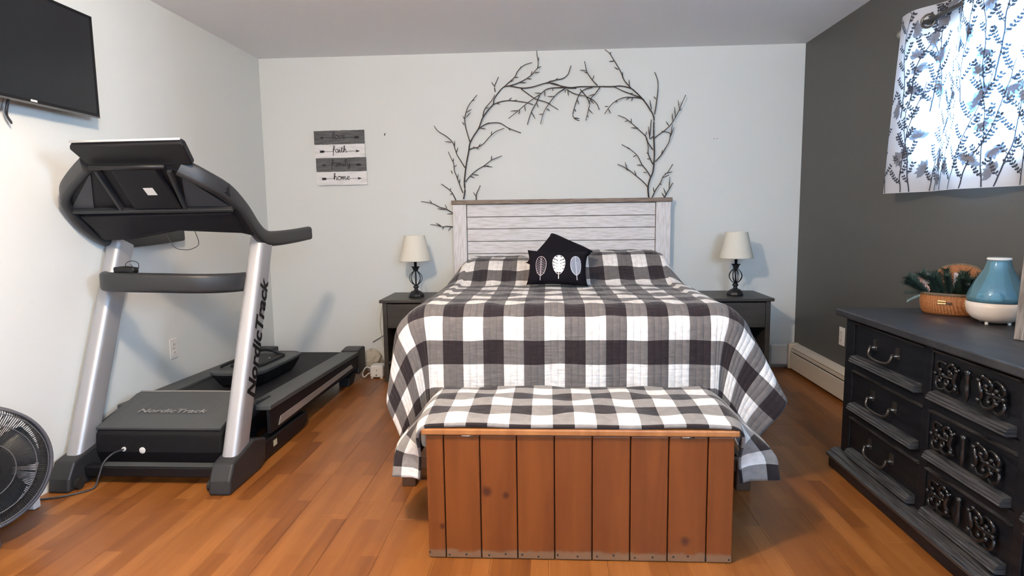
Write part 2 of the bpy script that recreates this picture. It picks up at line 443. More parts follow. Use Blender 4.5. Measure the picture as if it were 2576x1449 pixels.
def pine_mat(name, c0, c1, knots, worn):
    m = bpy.data.materials.new(name); m.use_nodes = True
    nt = m.node_tree; p = nt.nodes['Principled BSDF']; L = nt.links.new
    p.inputs['Roughness'].default_value = 0.42; p.inputs['Specular IOR Level'].default_value = 0.4
    ge = nn(nt, 'ShaderNodeNewGeometry')
    mp = nn(nt, 'ShaderNodeMapping'); mp.inputs['Scale'].default_value = (16, 16, 1.6); L(ge.outputs['Position'], mp.inputs[0])
    gr = nn(nt, 'ShaderNodeTexNoise', i_Scale=1.0, i_Detail=5.0, i_Distortion=0.8); L(mp.outputs[0], gr.inputs['Vector'])
    rp = nn(nt, 'ShaderNodeValToRGB'); cr = rp.color_ramp
    cr.elements[0].position = 0.3; cr.elements[0].color = c4(c0); cr.elements[1].position = 0.72; cr.elements[1].color = c4(c1)
    L(gr.outputs[0], rp.inputs[0]); col = rp.outputs[0]
    for (kx, kz, kr, dark) in knots:                       # dark knots in the pine
        d = nn(nt, 'ShaderNodeMapping'); d.inputs['Location'].default_value = (-kx, 0, -kz * 1.0); d.inputs['Scale'].default_value = (1, 0, 1)
        L(ge.outputs['Position'], d.inputs[0])
        nz = nn(nt, 'ShaderNodeTexNoise', i_Scale=30.0); L(ge.outputs['Position'], nz.inputs['Vector'])
        ln = nn(nt, 'ShaderNodeVectorMath', operation='LENGTH'); L(d.outputs[0], ln.inputs[0])
        ad = nn(nt, 'ShaderNodeMath', operation='MULTIPLY_ADD', n1=kr * 1.2); L(nz.outputs[0], ad.inputs[0]); L(ln.outputs['Value'], ad.inputs[2])
        mr = nn(nt, 'ShaderNodeMapRange', n1=kr * 0.9, n2=kr * 1.9, n3=dark, n4=0.0); L(ad.outputs[0], mr.inputs[0])
        mx = nn(nt, 'ShaderNodeMix', data_type='RGBA'); L(mr.outputs[0], mx.inputs[0]); L(col, mx.inputs[6]); mx.inputs[7].default_value = (0.055, 0.014, 0.008, 1)
        col = mx.outputs[2]
    if worn:                                               # scuffed, dusty band along the foot of the boards
        sz = nn(nt, 'ShaderNodeSeparateXYZ'); L(ge.outputs['Position'], sz.inputs[0])
        nz = nn(nt, 'ShaderNodeTexNoise', i_Scale=26.0, i_Detail=5.0); L(ge.outputs['Position'], nz.inputs['Vector'])
        ad = nn(nt, 'ShaderNodeMath', operation='MULTIPLY_ADD', n1=-0.035); L(nz.outputs[0], ad.inputs[0]); L(sz.outputs[2], ad.inputs[2])
        mr = nn(nt, 'ShaderNodeMapRange', n1=0.008, n2=0.018, n3=0.75, n4=0.0); L(ad.outputs[0], mr.inputs[0])
        mx = nn(nt, 'ShaderNodeMix', data_type='RGBA'); L(mr.outputs[0], mx.inputs[0]); L(col, mx.inputs[6]); mx.inputs[7].default_value = (0.20, 0.125, 0.075, 1)
        col = mx.outputs[2]
    L(col, p.inputs['Base Color'])
    return m


M['pineboard'] = pine_mat('reddish_pine', (0.140, 0.037, 0.008), (0.205, 0.060, 0.012),
                          [(-0.216, 0.245, 0.018, 0.9), (-0.15, 0.232, 0.012, 0.9), (-0.372, 0.118, 0.010, 0.8), (0.455, 0.078, 0.018, 0.8)], True)
M['pinelid'] = pine_mat('golden_pine_lid', (0.30, 0.11, 0.035), (0.46, 0.20, 0.07), [], False)
M['groove'] = mat('chest_groove', (0.060, 0.017, 0.007), 0.7)


def wicker_mat():
    m = bpy.data.materials.new('woven_wicker'); m.use_nodes = True
    nt = m.node_tree; p = nt.nodes['Principled BSDF']; L = nt.links.new
    p.inputs['Roughness'].default_value = 0.5
    tc = nn(nt, 'ShaderNodeTexCoord')
    w = nn(nt, 'ShaderNodeTexWave', i_Scale=40.0, i_Distortion=2.0); w.bands_direction = 'Y'; L(tc.outputs['Object'], w.inputs['Vector'])
    w2 = nn(nt, 'ShaderNodeTexWave', i_Scale=55.0, i_Distortion=1.0); w2.bands_direction = 'Z'; L(tc.outputs['Object'], w2.inputs['Vector'])
    ad = nn(nt, 'ShaderNodeMath', operation='MULTIPLY'); L(w.outputs[1], ad.inputs[0]); L(w2.outputs[1], ad.inputs[1])
    rp = nn(nt, 'ShaderNodeValToRGB'); rp.color_ramp.elements[0].color = (0.24, 0.075, 0.018, 1); rp.color_ramp.elements[1].color = (0.55, 0.23, 0.075, 1)
    L(ad.outputs[0], rp.inputs[0]); L(rp.outputs[0], p.inputs['Base Color'])
    b = nn(nt, 'ShaderNodeBump', i_Strength=0.6, i_Distance=0.003); L(ad.outputs[0], b.inputs['Height']); L(b.outputs[0], p.inputs['Normal'])
    return m


M['wicker'] = wicker_mat()
M['wickerrim'] = mat('dark_wicker_rim', (0.12, 0.085, 0.055), 0.6, bump=0.4, bscale=150)

# ------------------------------------------------------------------ the room
fl = obj('floor', bx(XL, XR, YF, YB, -0.08, -0.012), M['backing'], kind='structure')
PW, PL = 0.20, 1.28
_bm = bx(-PW / 2, PW / 2, -0.5, 0.5, -0.0118, 0.0)
_me = None
ncol = int(math.ceil((XR - XL) / PW))
for i in range(ncol):
    x0 = XL + i * PW; x1 = min(x0 + PW, XR)
    y = YB + random.uniform(0, PL) * (1 if i else 1)
    while y > YF:
        a = min(y, YB); b = max(y - PL, YF); y -= PL
        if a - b < 0.03: continue
        if _me is None:
            o = obj('plank', _bm, M['floor'], fl, bevel=0.0006, seg=1); _me = o.data
        else:
            o = bpy.data.objects.new('plank', _me); COL.objects.link(o); o.parent = fl
            md = o.modifiers.new('bevel', 'BEVEL'); md.width = 0.0006; md.segments = 1
        o.location = ((x0 + x1) / 2, (a + b) / 2, 0)
        o.scale = ((x1 - x0 - 0.0006) / PW, a - b - 0.0006, 1)

obj('ceiling', bx(XL - 0.15, XR + 0.15, YF - 0.15, YB + 0.15, ZC, ZC + 0.1), M['ceil'], kind='structure')
obj('wall_back', bx(XL, XR, YB, YB + 0.15, -0.08, ZC), M['wall'], kind='structure')
obj('wall_left', bx(XL - 0.15, XL, YF, YB + 0.15, -0.08, ZC), M['wall'], kind='structure')
W3 = (0.45, 1.55, 1.30, 2.10)                             # (x0, x1, z0, z1) of the added fill window behind the camera
bm = B()
box(bm, XL, W3[0], YF - 0.15, YF, -0.08, ZC); box(bm, W3[1], XR, YF - 0.15, YF, -0.08, ZC)
box(bm, W3[0], W3[1], YF - 0.15, YF, -0.08, W3[2]); box(bm, W3[0], W3[1], YF - 0.15, YF, W3[3], ZC)
obj('wall_front', bm, M['wall'], kind='structure')
r = thing('window_3', None, None, ((W3[0] + W3[1]) / 2, YF - 0.07, W3[2])); r['kind'] = 'structure'  # invented window, added to let fill light reach the back wall
bm = B(); e = 0.05; ya, yb = YF - 0.11, YF - 0.04; xm = (W3[0] + W3[1]) / 2
box(bm, W3[0] + .002, W3[1] - .002, ya, yb, W3[2] + .002, W3[2] + e); box(bm, W3[0] + .002, W3[1] - .002, ya, yb, W3[3] - e, W3[3] - .002)
for a, b in ((W3[0] + .002, W3[0] + e), (W3[1] - e, W3[1] - .002), (xm - 0.025, xm + 0.025)): box(bm, a, b, ya, yb, W3[2] + e, W3[3] - e)
obj('window_frame', bm, M['white'], r)
for a, b in ((W3[0] + e, xm - 0.025), (xm + 0.025, W3[1] - e)): obj('pane', bx(a, b, YF - 0.077, YF - 0.073, W3[2] + e, W3[3] - e), M['pane'], r)
W1 = (-2.34, -1.58, 1.38, 2.02); W2 = (-5.40, -4.40, 1.30, 2.10)
bm = B()
ys = [YF, W2[0], W2[1], W1[0], W1[1], YB + 0.15]
for k in range(5):
    if k in (1, 3):
        w = W2 if k == 1 else W1
        box(bm, XR, XR + 0.15, ys[k], ys[k + 1], -0.08, w[2]); box(bm, XR, XR + 0.15, ys[k], ys[k + 1], w[3], ZC)
    else:
        box(bm, XR, XR + 0.15, ys[k], ys[k + 1], -0.08, ZC)
obj('wall_right', bm, M['wallgrey'], kind='structure')

for n, w in ((1, W1), (2, W2)):
    r = thing('window_%d' % n, None, None, (XR + 0.07, (w[0] + w[1]) / 2, w[2])); r['kind'] = 'structure'
    bm = B(); e = 0.05
    box(bm, XR + 0.04, XR + 0.11, w[0] + .002, w[1] - .002, w[2] + .002, w[2] + e); box(bm, XR + 0.04, XR + 0.11, w[0] + .002, w[1] - .002, w[3] - e, w[3] - .002)
    box(bm, XR + 0.04, XR + 0.11, w[0] + .002, w[0] + e, w[2] + e, w[3] - e); box(bm, XR + 0.04, XR + 0.11, w[1] - e, w[1] - .002, w[2] + e, w[3] - e)
    ym = (w[0] + w[1]) / 2
    box(bm, XR + 0.045, XR + 0.105, ym - 0.025, ym + 0.025, w[2] + e, w[3] - e)
    obj('window_frame', bm, M['white'], r)
    for a, b in ((w[0] + e, ym - 0.025), (ym + 0.025, w[1] - e)):
        obj('pane', bx(XR + 0.073, XR + 0.077, a, b, w[2] + e, w[3] - e), M['pane'], r)

# ------------------------------------------------------------------ ceiling light (warm bulb in a glass globe)
t = thing('ceiling_light', 'short stemmed ceiling light with a warm glowing globe', 'ceiling light', (-0.72, -3.65, ZC))
bm = B(); lathe(bm, [(0.001, 0), (0.14, 0), (0.14, -0.012), (0.10, -0.03), (0.02, -0.05), (0.02, -0.13), (0.001, -0.13)], (-0.72, -3.65, ZC - 0.001), 32)
obj('canopy', bm, M['white'], t, smooth=True)
bm = B(); lathe(bm, [(0.001, -0.22), (0.05, -0.205), (0.08, -0.17), (0.088, -0.13), (0.075, -0.085), (0.05, -0.052), (0.001, -0.051)], (-0.72, -3.65, ZC - 0.081), 24)
obj('globe', bm, emit('warm_globe', CEIL_COL, CEIL_STRENGTH), t, smooth=True)

# ------------------------------------------------------------------ baseboard heaters
def heater(name_label, x_wall, s, y0, y1, m):
    """s = +1 sticks out towards +x, -1 towards -x"""
    t = thing('baseboard_heater', name_label, 'heater', (x_wall, (y0 + y1) / 2, 0))
    X = lambda d: x_wall + s * d
    def xb(bm, a, b, *r): box(bm, min(X(a), X(b)), max(X(a), X(b)), *r)
    bm = B(); xb(bm, 0.001, 0.010, y0, y1, 0.01, 0.20); obj('back_plate', bm, m, t)
    bm = B(); xb(bm, 0.010, 0.055, y0, y1, 0.170, 0.178)
    prism(bm, [(X(0.010), y0, 0.200), (X(0.052), y0, 0.192), (X(0.060), y0, 0.176), (X(0.056), y0, 0.176), (X(0.050), y0, 0.186), (X(0.010), y0, 0.194)], (0, y1 - y0, 0))
    obj('top_cover', bm, m, t)
    bm = B(); xb(bm, 0.045, 0.066, y0, y1, 0.150, 0.166); obj('damper', bm, m, t)
    bm = B(); xb(bm, 0.060, 0.070, y0, y1, 0.022, 0.142); obj('front_panel', bm, m, t, bevel=0.003)
    bm = B(); xb(bm, 0.012, 0.044, y0, y1, 0.060, 0.140); obj('fin_element', bm, M['slot'], t)
    return t, X, xb
t, X, xb = heater('cream baseboard heater along the foot of the charcoal wall', XR, -1, -1.90, -0.10, M['heater'])
bm = B(); xb(bm, 0.001, 0.072, -0.10, -0.06, 0.012, 0.204); obj('end_cap', bm, M['heater'], t, bevel=0.004)
bm = B()                                                   # mitred corner cover that turns onto the back wall
box(bm, XR - 0.19, XR - 0.002, -0.058, -0.002, 0.03, 0.19)
obj('corner_cover', bm, M['wall'], t, bevel=0.012)
t, X, xb = heater('white baseboard heater along the pale wall beside the fan', XL, 1, -5.6, -2.49, M['white'])
bm = B(); xb(bm, 0.001, 0.085, -2.49, -2.455, 0.002, 0.206); obj('end_cap', bm, M['white'], t, bevel=0.004)

# ------------------------------------------------------------------ outlets, nail and hook
def outlet(label, x, s, yc, zc):
    t = thing('wall_outlet', label, 'outlet', (x, yc, zc))
    a, b = sorted((x, x + s * 0.006))
    obj('cover_plate', bx(a, b, yc - 0.036, yc + 0.036, zc - 0.059, zc + 0.059), M['white'], t, bevel=0.003)
    for dz in (-0.024, 0.024):
        p, q = sorted((x + s * 0.0055, x + s * 0.0085))
        f = obj('socket', bx(p, q, yc - 0.017, yc + 0.017, zc + dz - 0.014, zc + dz + 0.014), M['white'], t, bevel=0.004)
        bm = B(); p, q = sorted((x + s * 0.008, x + s * 0.0090))
        for dy in (-0.006, 0.006): box(bm, p, q, yc + dy - 0.001, yc + dy + 0.001, zc + dz - 0.003, zc + dz + 0.006)
        obj('slot', bm, M['slot'], f)
    bm = B(); lathe(bm, [(0.003, 0), (0.003, s * 0.0075), (0.001, s * 0.008)], (x, yc, zc), 10, 'x'); obj('screw', bm, M['chrome'], t)
outlet('white double outlet on the pale wall behind the treadmill', XL, 1, -1.34, 0.433)
outlet('white outlet plate on the charcoal wall beside the dresser', XR, -1, -0.772, 0.389)
bm = B(); tube(bm, [(-1.245, -0.001, 1.822), (-1.245, -0.012, 1.818), (-1.246, -0.014, 1.805)], 0.0035, 6)
obj('picture_nail', bm, M['iron'], smooth=True, label='small bare dark nail in the wall near the word sign', cat='nail')
t = thing('wall_hook', 'tiny clear hook on the wall above the lamp by the grey wall', 'hook', (1.245, 0, 1.735))
for dx in (-0.012, 0.012):
    bm = B(); ball(bm, (1.245 + dx, -0.006, 1.735), 0.006, 8); obj('knob', bm, M['white'], t, smooth=True)
bm = B(); tube(bm, [(1.236, -0.005, 1.735), (1.254, -0.005, 1.735)], 0.002, 6); obj('bar', bm, M['white'], t)

# ------------------------------------------------------------------ bed
XC = 0.092
t = thing('bed', 'queen bed with a whitewashed plank headboard and brown top cap', 'bed', (XC, -1.1, 0))
x0, x1 = -0.722, 0.906
obj('headboard_back', bx(x0 + 0.01, x1 - 0.01, -0.055, -0.030, 0.30, 1.26), M['backing'], t)
for a, b in ((x0, x0 + 0.102), (x1 - 0.108, x1)):
    obj('post', bx(a, b, -0.105, -0.030, 0.0, 1.272), M['whitewashv'], t, bevel=0.004)
zs = [1.272, 1.177, 1.087, 0.993, 0.899, 0.806, 0.713, 0.62, 0.527]
for k in range(8):
    obj('plank', bx(x0 + 0.106, x1 - 0.112, -0.088, -0.055, zs[k + 1] + 0.002, zs[k] - 0.002), M['whitewash'], t, bevel=0.003)
obj('top_cap', bx(x0 - 0.008, x1 + 0.008, -0.118, -0.022, 1.273, 1.304), M['capwood'], t, bevel=0.003)
obj('mattress', bx(XC - 0.69, XC + 0.69, -2.12, -0.12, 0.40, 0.74), M['mattress'], t, bevel=0.06, seg=4)
obj('box_spring', bx(XC - 0.68, XC + 0.68, -2.11, -0.12, 0.135, 0.395), M['mattress'], t, bevel=0.02)
for x in (-0.622, 0.826):
    obj('leg', bx(x - 0.03, x + 0.03, -2.215, -2.155, 0.0, 0.13), M['bedleg'], t, bevel=0.004)
for x in (-0.622, 0.826):
    obj('side_rail', bx(x - 0.012, x + 0.012, -2.155, -0.105, 0.07, 0.13), M['bedleg'], t)
obj('foot_rail', bx(-0.592, 0.796, -2.20, -2.17, 0.08, 0.13), M['bedleg'], t)

SX, RS, RF, YH, YE, ZT = 0.60, 0.18, 0.10, -0.125, -2.12, 0.80
T0 = YH - YE


def hump(x, y):
    h = ss(-1.26, -0.93, y) * (1 - 0.65 * ss(-0.72, -0.30, y))
    a = 0.125 * ss(-0.68, -0.46, x) * (1 - ss(-0.02, 0.10, x))
    b = 0.160 * ss(0.06, 0.20, x) * (1 - ss(0.66, 0.83, x))
    m = 0.06 * ss(-0.60, -0.3, x) * (1 - ss(0.55, 0.8, x))
    return h * max(a, b, m)


def prof(d, r, ph):
    th = pi / 2 - ph; arc = r * th
    if d <= arc: return r * sin(d / r), r * (1 - cos(d / r))
    e = d - arc
    return r * sin(th) + e * sin(ph), r * (1 - cos(th)) + e * cos(ph)


def quilt_pos(s, tt):
    sg = 1 if s >= 0 else -1
    ds = max(0, abs(s) - SX); dt = max(0, tt - T0)
    bx_ = XC + sg * min(abs(s), SX); by = YH - min(tt, T0)
    wr = 0.004 * sin(s * 21 + tt * 5) * sin(tt * 13 - s * 4) + 0.003 * sin(s * 43 + 1) * sin(tt * 37)
    if ds == 0 and dt == 0:
        return Vector((bx_, by, ZT - 0.012 * sin(pi * min(1, max(0, (tt - 0.3) / (T0 - 0.3)))) + hump(bx_, by) + wr))
    rho = sqrt(ds * ds + dt * dt); th = atan2(dt, ds)
    r = RS * cos(th) ** 2 + RF * sin(th) ** 2
    side = 0.07 + 0.015
    amp = 0.42 if sg > 0 else 0.10
    th0 = 0.34; wl = 0.30
    edge = exp(-(th0 / wl) ** 2)
    if dt == 0:                                            # hanging side: ripples, and the flare that starts before the corner
        ph = side + amp * edge * exp(-((T0 - tt) / 0.20) ** 2) + 0.05 * sin(tt * 9.5 + 1.5 * sg) * ss(0.05, 0.4, T0 - tt)
    else:
        ph = 0.07 * cos(th) ** 2 + 0.015 + amp * exp(-((th - th0) / wl) ** 2) - 0.05 * exp(-((th - 1.25) / 0.16) ** 2) * ss(0, 0.1, ds)
    o, dn = prof(rho, r, max(-0.05, ph))
    if dt == 0: o += 0.012 * sin(tt * 17) * ss(0.1, 0.4, ds)
    if ds == 0: o += 0.006 * sin(s * 23) * ss(0.1, 0.4, dt)
    x = bx_ + sg * o * cos(th); y = by - o * sin(th)
    z = ZT - dn + hump(x, by) * (1 - ss(0, 0.25, ds)) * (1 if dt == 0 else 0) + wr * 0.6
    return Vector((x, y, max(z, 0.02)))


def grid_cloth(fn, ss_, ts_, uvfn):
    bm = B(); uvl = bm.loops.layers.uv.new('UVMap')
    G = [[bm.verts.new(fn(s, q)) for s in ss_] for q in ts_]
    for i in range(len(ts_) - 1):
        for j in range(len(ss_) - 1):
            f = bm.faces.new([G[i][j], G[i][j + 1], G[i + 1][j + 1], G[i + 1][j]])
            for l, (a, b) in zip(f.loops, ((i, j), (i, j + 1), (i + 1, j + 1), (i + 1, j))):
                l[uvl].uv = uvfn(ss_[b], ts_[a])
    return bm


DS, DF = 0.50, 0.52
ns, nt_ = 190, 210
S_ = [-(SX + DS) + (2 * (SX + DS)) * k / ns for k in range(ns + 1)]
T_ = [(T0 + DF) * k / nt_ for k in range(nt_ + 1)]
bm = grid_cloth(quilt_pos, S_, T_, lambda s, q: (s + 0.632 + 0.0866 * 40, q - T0 - 0.0976 + 0.103 * 40))
obj('quilt', bm, M['quilt'], smooth=True, solid=0.010, label='black, grey and white buffalo check quilt spread over the bed', cat='quilt')

# ------------------------------------------------------------------ cushions on the bed
def cushion_surface(hw, hh, th):
    """returns f(u, v, side) with u, v in -1..1 in the cushion's own plane (x right, z up, -y towards the viewer)"""
    def f(u, v, side):
        px = hw * u * (1 - 0.10 * (1 - u * u) * 0 - 0.09 * (1 - v * v) * abs(u) ** 3)
        pz = hh * v * (1 - 0.09 * (1 - u * u) * abs(v) ** 3)
        d = th * max(0.0, (1 - u ** 4)) ** 0.55 * max(0.0, (1 - v ** 4)) ** 0.55
        return Vector((px, -side * (d + 0.004), pz))
    return f


def make_cushion(t, f, mtx, m, n=18):
    bm = B(); org = {}
    for side in (1, -1):
        G = []
        for i in range(n + 1):
            row = []
            for j in range(n + 1):
                u = -1 + 2 * j / n; v = -1 + 2 * i / n
                row.append(bm.verts.new(mtx @ f(u, v, side)))
            G.append(row)
        for i in range(n):
            for j in range(n):
                bm.faces.new([G[i][j], G[i][j + 1], G[i + 1][j + 1], G[i + 1][j]])
    bmesh.ops.remove_doubles(bm, verts=bm.verts, dist=0.009)
    return obj('cover', bm, m, t, smooth=True)


def ribbon_uv(bm, P, path, w, w1=None):
    """flat strip along a path of (u, v) points, P maps (u, v) to the surface"""
    n = len(path); vs = []
    for i, (u, v) in enumerate(path):
        a = path[max(0, i - 1)]; b = path[min(n - 1, i + 1)]
        dx, dy = b[0] - a[0], b[1] - a[1]; l = sqrt(dx * dx + dy * dy) or 1
        ww = w if w1 is None else w + (w1 - w) * i / max(1, n - 1)
        vs.append((bm.verts.new(P(u - dy / l * ww, v + dx / l * ww)), bm.verts.new(P(u + dy / l * ww, v - dx / l * ww))))
    for i in range(n - 1):
        try: bm.faces.new([vs[i][0], vs[i][1], vs[i + 1][1], vs[i + 1][0]])
        except ValueError: pass


def fan_uv(bm, P, c, pts):
    """filled shape: centre point and ring, with a middle ring so that it follows the surface"""
    cc = bm.verts.new(P(*c)); n = len(pts)
    mid = [bm.verts.new(P((p[0] + c[0]) / 2, (p[1] + c[1]) / 2)) for p in pts]
    out = [bm.verts.new(P(*p)) for p in pts]
    for i in range(n):
        j = (i + 1) % n
        bm.faces.new([cc, mid[i], mid[j]]); bm.faces.new([mid[i], out[i], out[j], mid[j]])


# small leaf cushion, leaning back on the plain one
HW, HH = 0.168, 0.098
t = thing('leaf_cushion', 'small oblong black cushion with three embroidered pale leaves', 'cushion', (0.045, -1.40, 0.795))
mtx = Matrix.Translation((0.048, -1.40, 0.893)) @ Matrix.Rotation(-0.30, 4, 'X') @ Matrix.Rotation(0.035, 4, 'Y')
f = cushion_surface(HW, HH, 0.050)
make_cushion(t, f, mtx, M['cushion'])


def P_leaf(off=0.0016):
    def P(a, b):                       # a, b in metres on the cushion face
        p = f(a / HW, b / HH, 1); return mtx @ (p + Vector((0, -off, 0)))
    return P
for k, (cx, cz, rot) in enumerate(((-0.092, 0.0, -0.02), (0.006, 0.010, 0.0), (0.100, 0.006, 0.10))):
    w, h = 0.034, 0.053
    def loc(p, q): return (cx + p * cos(rot) - q * sin(rot), cz + p * sin(rot) + q * cos(rot))
    oval = [loc(w * (0.86 + 0.14 * sin(a)) * cos(a) * (1.0 if k != 1 else 1.12), h * sin(a)) for a in [2 * pi * i / 28 for i in range(29)]]
    leaf_m = (M['threadpink'], M['threadwhite'], M['threadlight'])[k]
    bm = B(); P = P_leaf(); ribbon_uv(bm, P, oval, 0.0013)
    lf = obj('leaf_outline', bm, leaf_m, t)
    bm = B(); ribbon_uv(bm, P, [loc(0, h * (1 - i * 0.25)) for i in range(11)], 0.0011, 0.0022); obj('leaf_stem', bm, leaf_m, t)
    bm = B()
    if k == 0:
        for i in range(10):
            z = 0.040 - i * 0.0092
            for sg in (-1, 1):
                wmax = w * 0.88 * sqrt(max(0, 1 - ((z + 0.010) / h) ** 2))
                ribbon_uv(bm, P, [loc(sg * wmax * q, z - 0.008 + 0.013 * q ** 1.3) for q in (0, .35, .7, 1)], 0.0013, 0.0005)
        obj('leaf_veins', bm, leaf_m, t)
    elif k == 1:
        for i in range(5):
            z = 0.030 - i * 0.017
            for sg in (-1, 1):
                wm = (0.026, 0.034, 0.035, 0.032, 0.026)[i]
                c = loc(sg * wm * 0.5, z + 0.004); ang = sg * 0.45
                fan_uv(bm, P, c, [(c[0] + wm * 0.56 * cos(a) * cos(ang) - 0.0066 * sin(a) * sin(ang), c[1] + wm * 0.56 * cos(a) * sin(ang) + 0.0066 * sin(a)) for a in [2 * pi * q / 14 for q in range(14)]])
        c = loc(0, 0.040); fan_uv(bm, P, c, [(c[0] + 0.010 * cos(a), c[1] + 0.013 * sin(a)) for a in [2 * pi * q / 14 for q in range(14)]])
        c = loc(0, -0.002); fan_uv(bm, P, c, [(c[0] + 0.008 * cos(a), c[1] + 0.042 * sin(a)) for a in [2 * pi * q / 14 for q in range(14)]])
        obj('leaf_blade', bm, leaf_m, t)
    else:
        fan_uv(bm, P_leaf(0.0011), loc(0, 0), [loc(w * 0.95 * cos(a), h * 0.97 * sin(a)) for a in [2 * pi * q / 28 for q in range(28)]])
        obj('leaf_blade', bm, M['threadgrey'], t)
        bm = B()
        for i in range(9):
            z = 0.020 - i * 0.008
            ribbon_uv(bm, P_leaf(0.0019), [loc(0.001, z - 0.004), loc(0.014, z), loc(0.028, z + 0.004)], 0.0008, 0.0004)
        obj('leaf_veins', bm, leaf_m, t)
t = thing('plain_cushion', 'plain black square cushion standing on its corner behind another cushion', 'cushion', (0.055, -1.24, 0.80))
mtx = Matrix.Translation((0.062, -1.195, 0.942)) @ Matrix.Rotation(-0.80, 4, 'X') @ Matrix.Rotation(pi / 4 - 0.22, 4, 'Y')
f2 = cushion_surface(0.142, 0.142, 0.048)
make_cushion(t, f2, mtx, M['cushion'])

# ------------------------------------------------------------------ pine chest at the foot of the bed
CX0, CX1, CYF, CYB, CZ = -0.424, 0.614, -2.787, -2.345, 0.447
t = thing('pine_chest', 'long reddish pine blanket chest of upright boards at the foot of the bed', 'chest', ((CX0 + CX1) / 2, (CYF + CYB) / 2, 0))
bm = B(); box(bm, CX0 + 0.002, CX1 - 0.002, CYF + 0.016, CYB, 0.004, CZ); obj('body', bm, M['groove'], t)
fr = [0, .0597, .179, .3, .4229, .5458, .669, .791, .9154, 1]
for k in range(9):
    a = CX0 + fr[k] * (CX1 - CX0); b = CX0 + fr[k + 1] * (CX1 - CX0)
    obj('board', bx(a + 0.0018, b - 0.0018, CYF, CYF + 0.018, 0.003, CZ - 0.004), M['pineboard'], t, bevel=0.003)
for a, b in ((CX0 - 0.0005, CX0 + 0.018), (CX1 - 0.018, CX1 + 0.0005)):
    obj('side_panel', bx(a, b, CYF + 0.019, CYB + 0.001, 0.002, CZ - 0.002), M['pineboard'], t)
obj('lid', bx(CX0 - 0.012, CX1 + 0.012, CYF - 0.012, CYB + 0.012, CZ, CZ + 0.022), M['pinelid'], t, bevel=0.005)
for px_ in (0.139, 0.850):
    x = CX0 + px_ * (CX1 - CX0)
    h = obj('hinge', bx(x - 0.020, x + 0.020, CYF - 0.005, CYF + 0.001, CZ - 0.010, CZ - 0.001), M['antique'], t, bevel=0.001)
    bm = B(); tube(bm, [(x - 0.021, CYF - 0.006, CZ - 0.003), (x + 0.021, CYF - 0.006, CZ - 0.003)], 0.003, 8); obj('pin', bm, M['chrome'], h, smooth=True)
_nail = None
for k in range(17):
    x = CX0 + 0.016 + k * 0.0628 + random.uniform(-0.012, 0.012); z = 0.016 + random.uniform(-0.004, 0.008)
    if _nail is None:
        bm = B(); lathe(bm, [(0.0035, 0), (0.0035, -0.0012), (0.001, -0.0018)], (0, 0, 0), 8, 'y')
        me = bpy.data.meshes.new('nail'); bm.to_mesh(me); bm.free(); me.materials.append(M['slot']); _nail = me
    o = bpy.data.objects.new('nail', _nail); COL.objects.link(o); o.parent = t
    o.location = Vector((min(x, CX1 - 0.01), CYF, z)) - Vector(ORG[t.name])

# checked fleece over the lid
BX, BW, BR = (CX0 + CX1) / 2, (CX1 - CX0) / 2 - 0.015, 0.05
BZ = CZ + 0.022 + 0.021
BY0, BY1 = CYF + 0.002, CYB + 0.02


def throw_pos(s, q):
    """s across from the chest's middle, q from the lid's front edge towards the bed"""
    sg = 1 if s >= 0 else -1
    g0 = min(1, max(0, q / 0.46)); ds = max(0, abs(s) - BW) * (0.80 + 0.16 * g0); x = BX + sg * min(abs(s), BW)
    wr = 0.005 * sin(s * 13 + q * 9) * sin(q * 17 - s * 3) + 0.004 * sin(s * 31 + 2) * sin(q * 23)
    y = BY0 + q; z = BZ + wr + 0.012 * sin(pi * min(1, max(0, q / 0.46)))
    if q < 0.02: z -= (0.02 - q) * 0.25
    if q > 0.44: dd = q - 0.44; z -= dd * 0.9; y -= dd * 0.6
    if ds > 0:
        o, dn = prof(ds, BR, 0.12 + 0.03 * sin(q * 9 + sg))
        w = ss(0.02, 0.24, ds); k = min(1, max(0, q) / 0.13)
        x += sg * (o + w * (0.105 if sg < 0 else 0.150) * k ** 0.9 + 0.006 * sin(q * 24 + 1) * w); z -= dn
        y += w * (BY0 + 0.13 + 0.25 * min(q, 0.13) + 0.62 * max(0, q - 0.13) - y)
    return Vector((x, y, z))


BD = 0.36
S_ = [-(BW + BD) + 2 * (BW + BD) * k / 150 for k in range(151)]
T_ = [-0.012 + 0.50 * k / 48 for k in range(49)]
bm = grid_cloth(throw_pos, S_, T_, lambda s, q: (BX + s + 0.357 + 0.0735 * 40, q + 0.002 + 0.078 * 40))
obj('throw_blanket', bm, M['throw'], smooth=True, solid=0.010, label='folded check fleece throw laid over the lid of the pine chest', cat='blanket')

# ------------------------------------------------------------------ nightstands and lamps
def make_nightstand(label):
    W, D, H = 0.46, 0.46, 0.60
    t = thing('nightstand', label, 'nightstand', (0, 0, 0), 'pair of nightstands either side of the bed')
    m = M['nightstand']
    obj('top', bx(-W / 2, W / 2, -D, 0, H - 0.022, H), m, t, bevel=0.004)
    for sx in (-1, 1):
        a, b = sorted((sx * (W / 2 - 0.018), sx * (W / 2 - 0.050)))
        obj('side_panel', bx(a, b, -D + 0.02, -0.01, 0.0, H - 0.023), m, t, bevel=0.003)
    obj('back_panel', bx(-W / 2 + 0.051, W / 2 - 0.051, -0.025, -0.012, 0.10, H - 0.023), M['blackwood'], t)
    d = obj('drawer', bx(-W / 2 + 0.053, W / 2 - 0.053, -D + 0.016, -0.05, 0.395, H - 0.032), m, t, bevel=0.003)
    obj('shelf', bx(-W / 2 + 0.051, W / 2 - 0.051, -D + 0.03, -0.026, 0.13, 0.15), m, t)
    return t


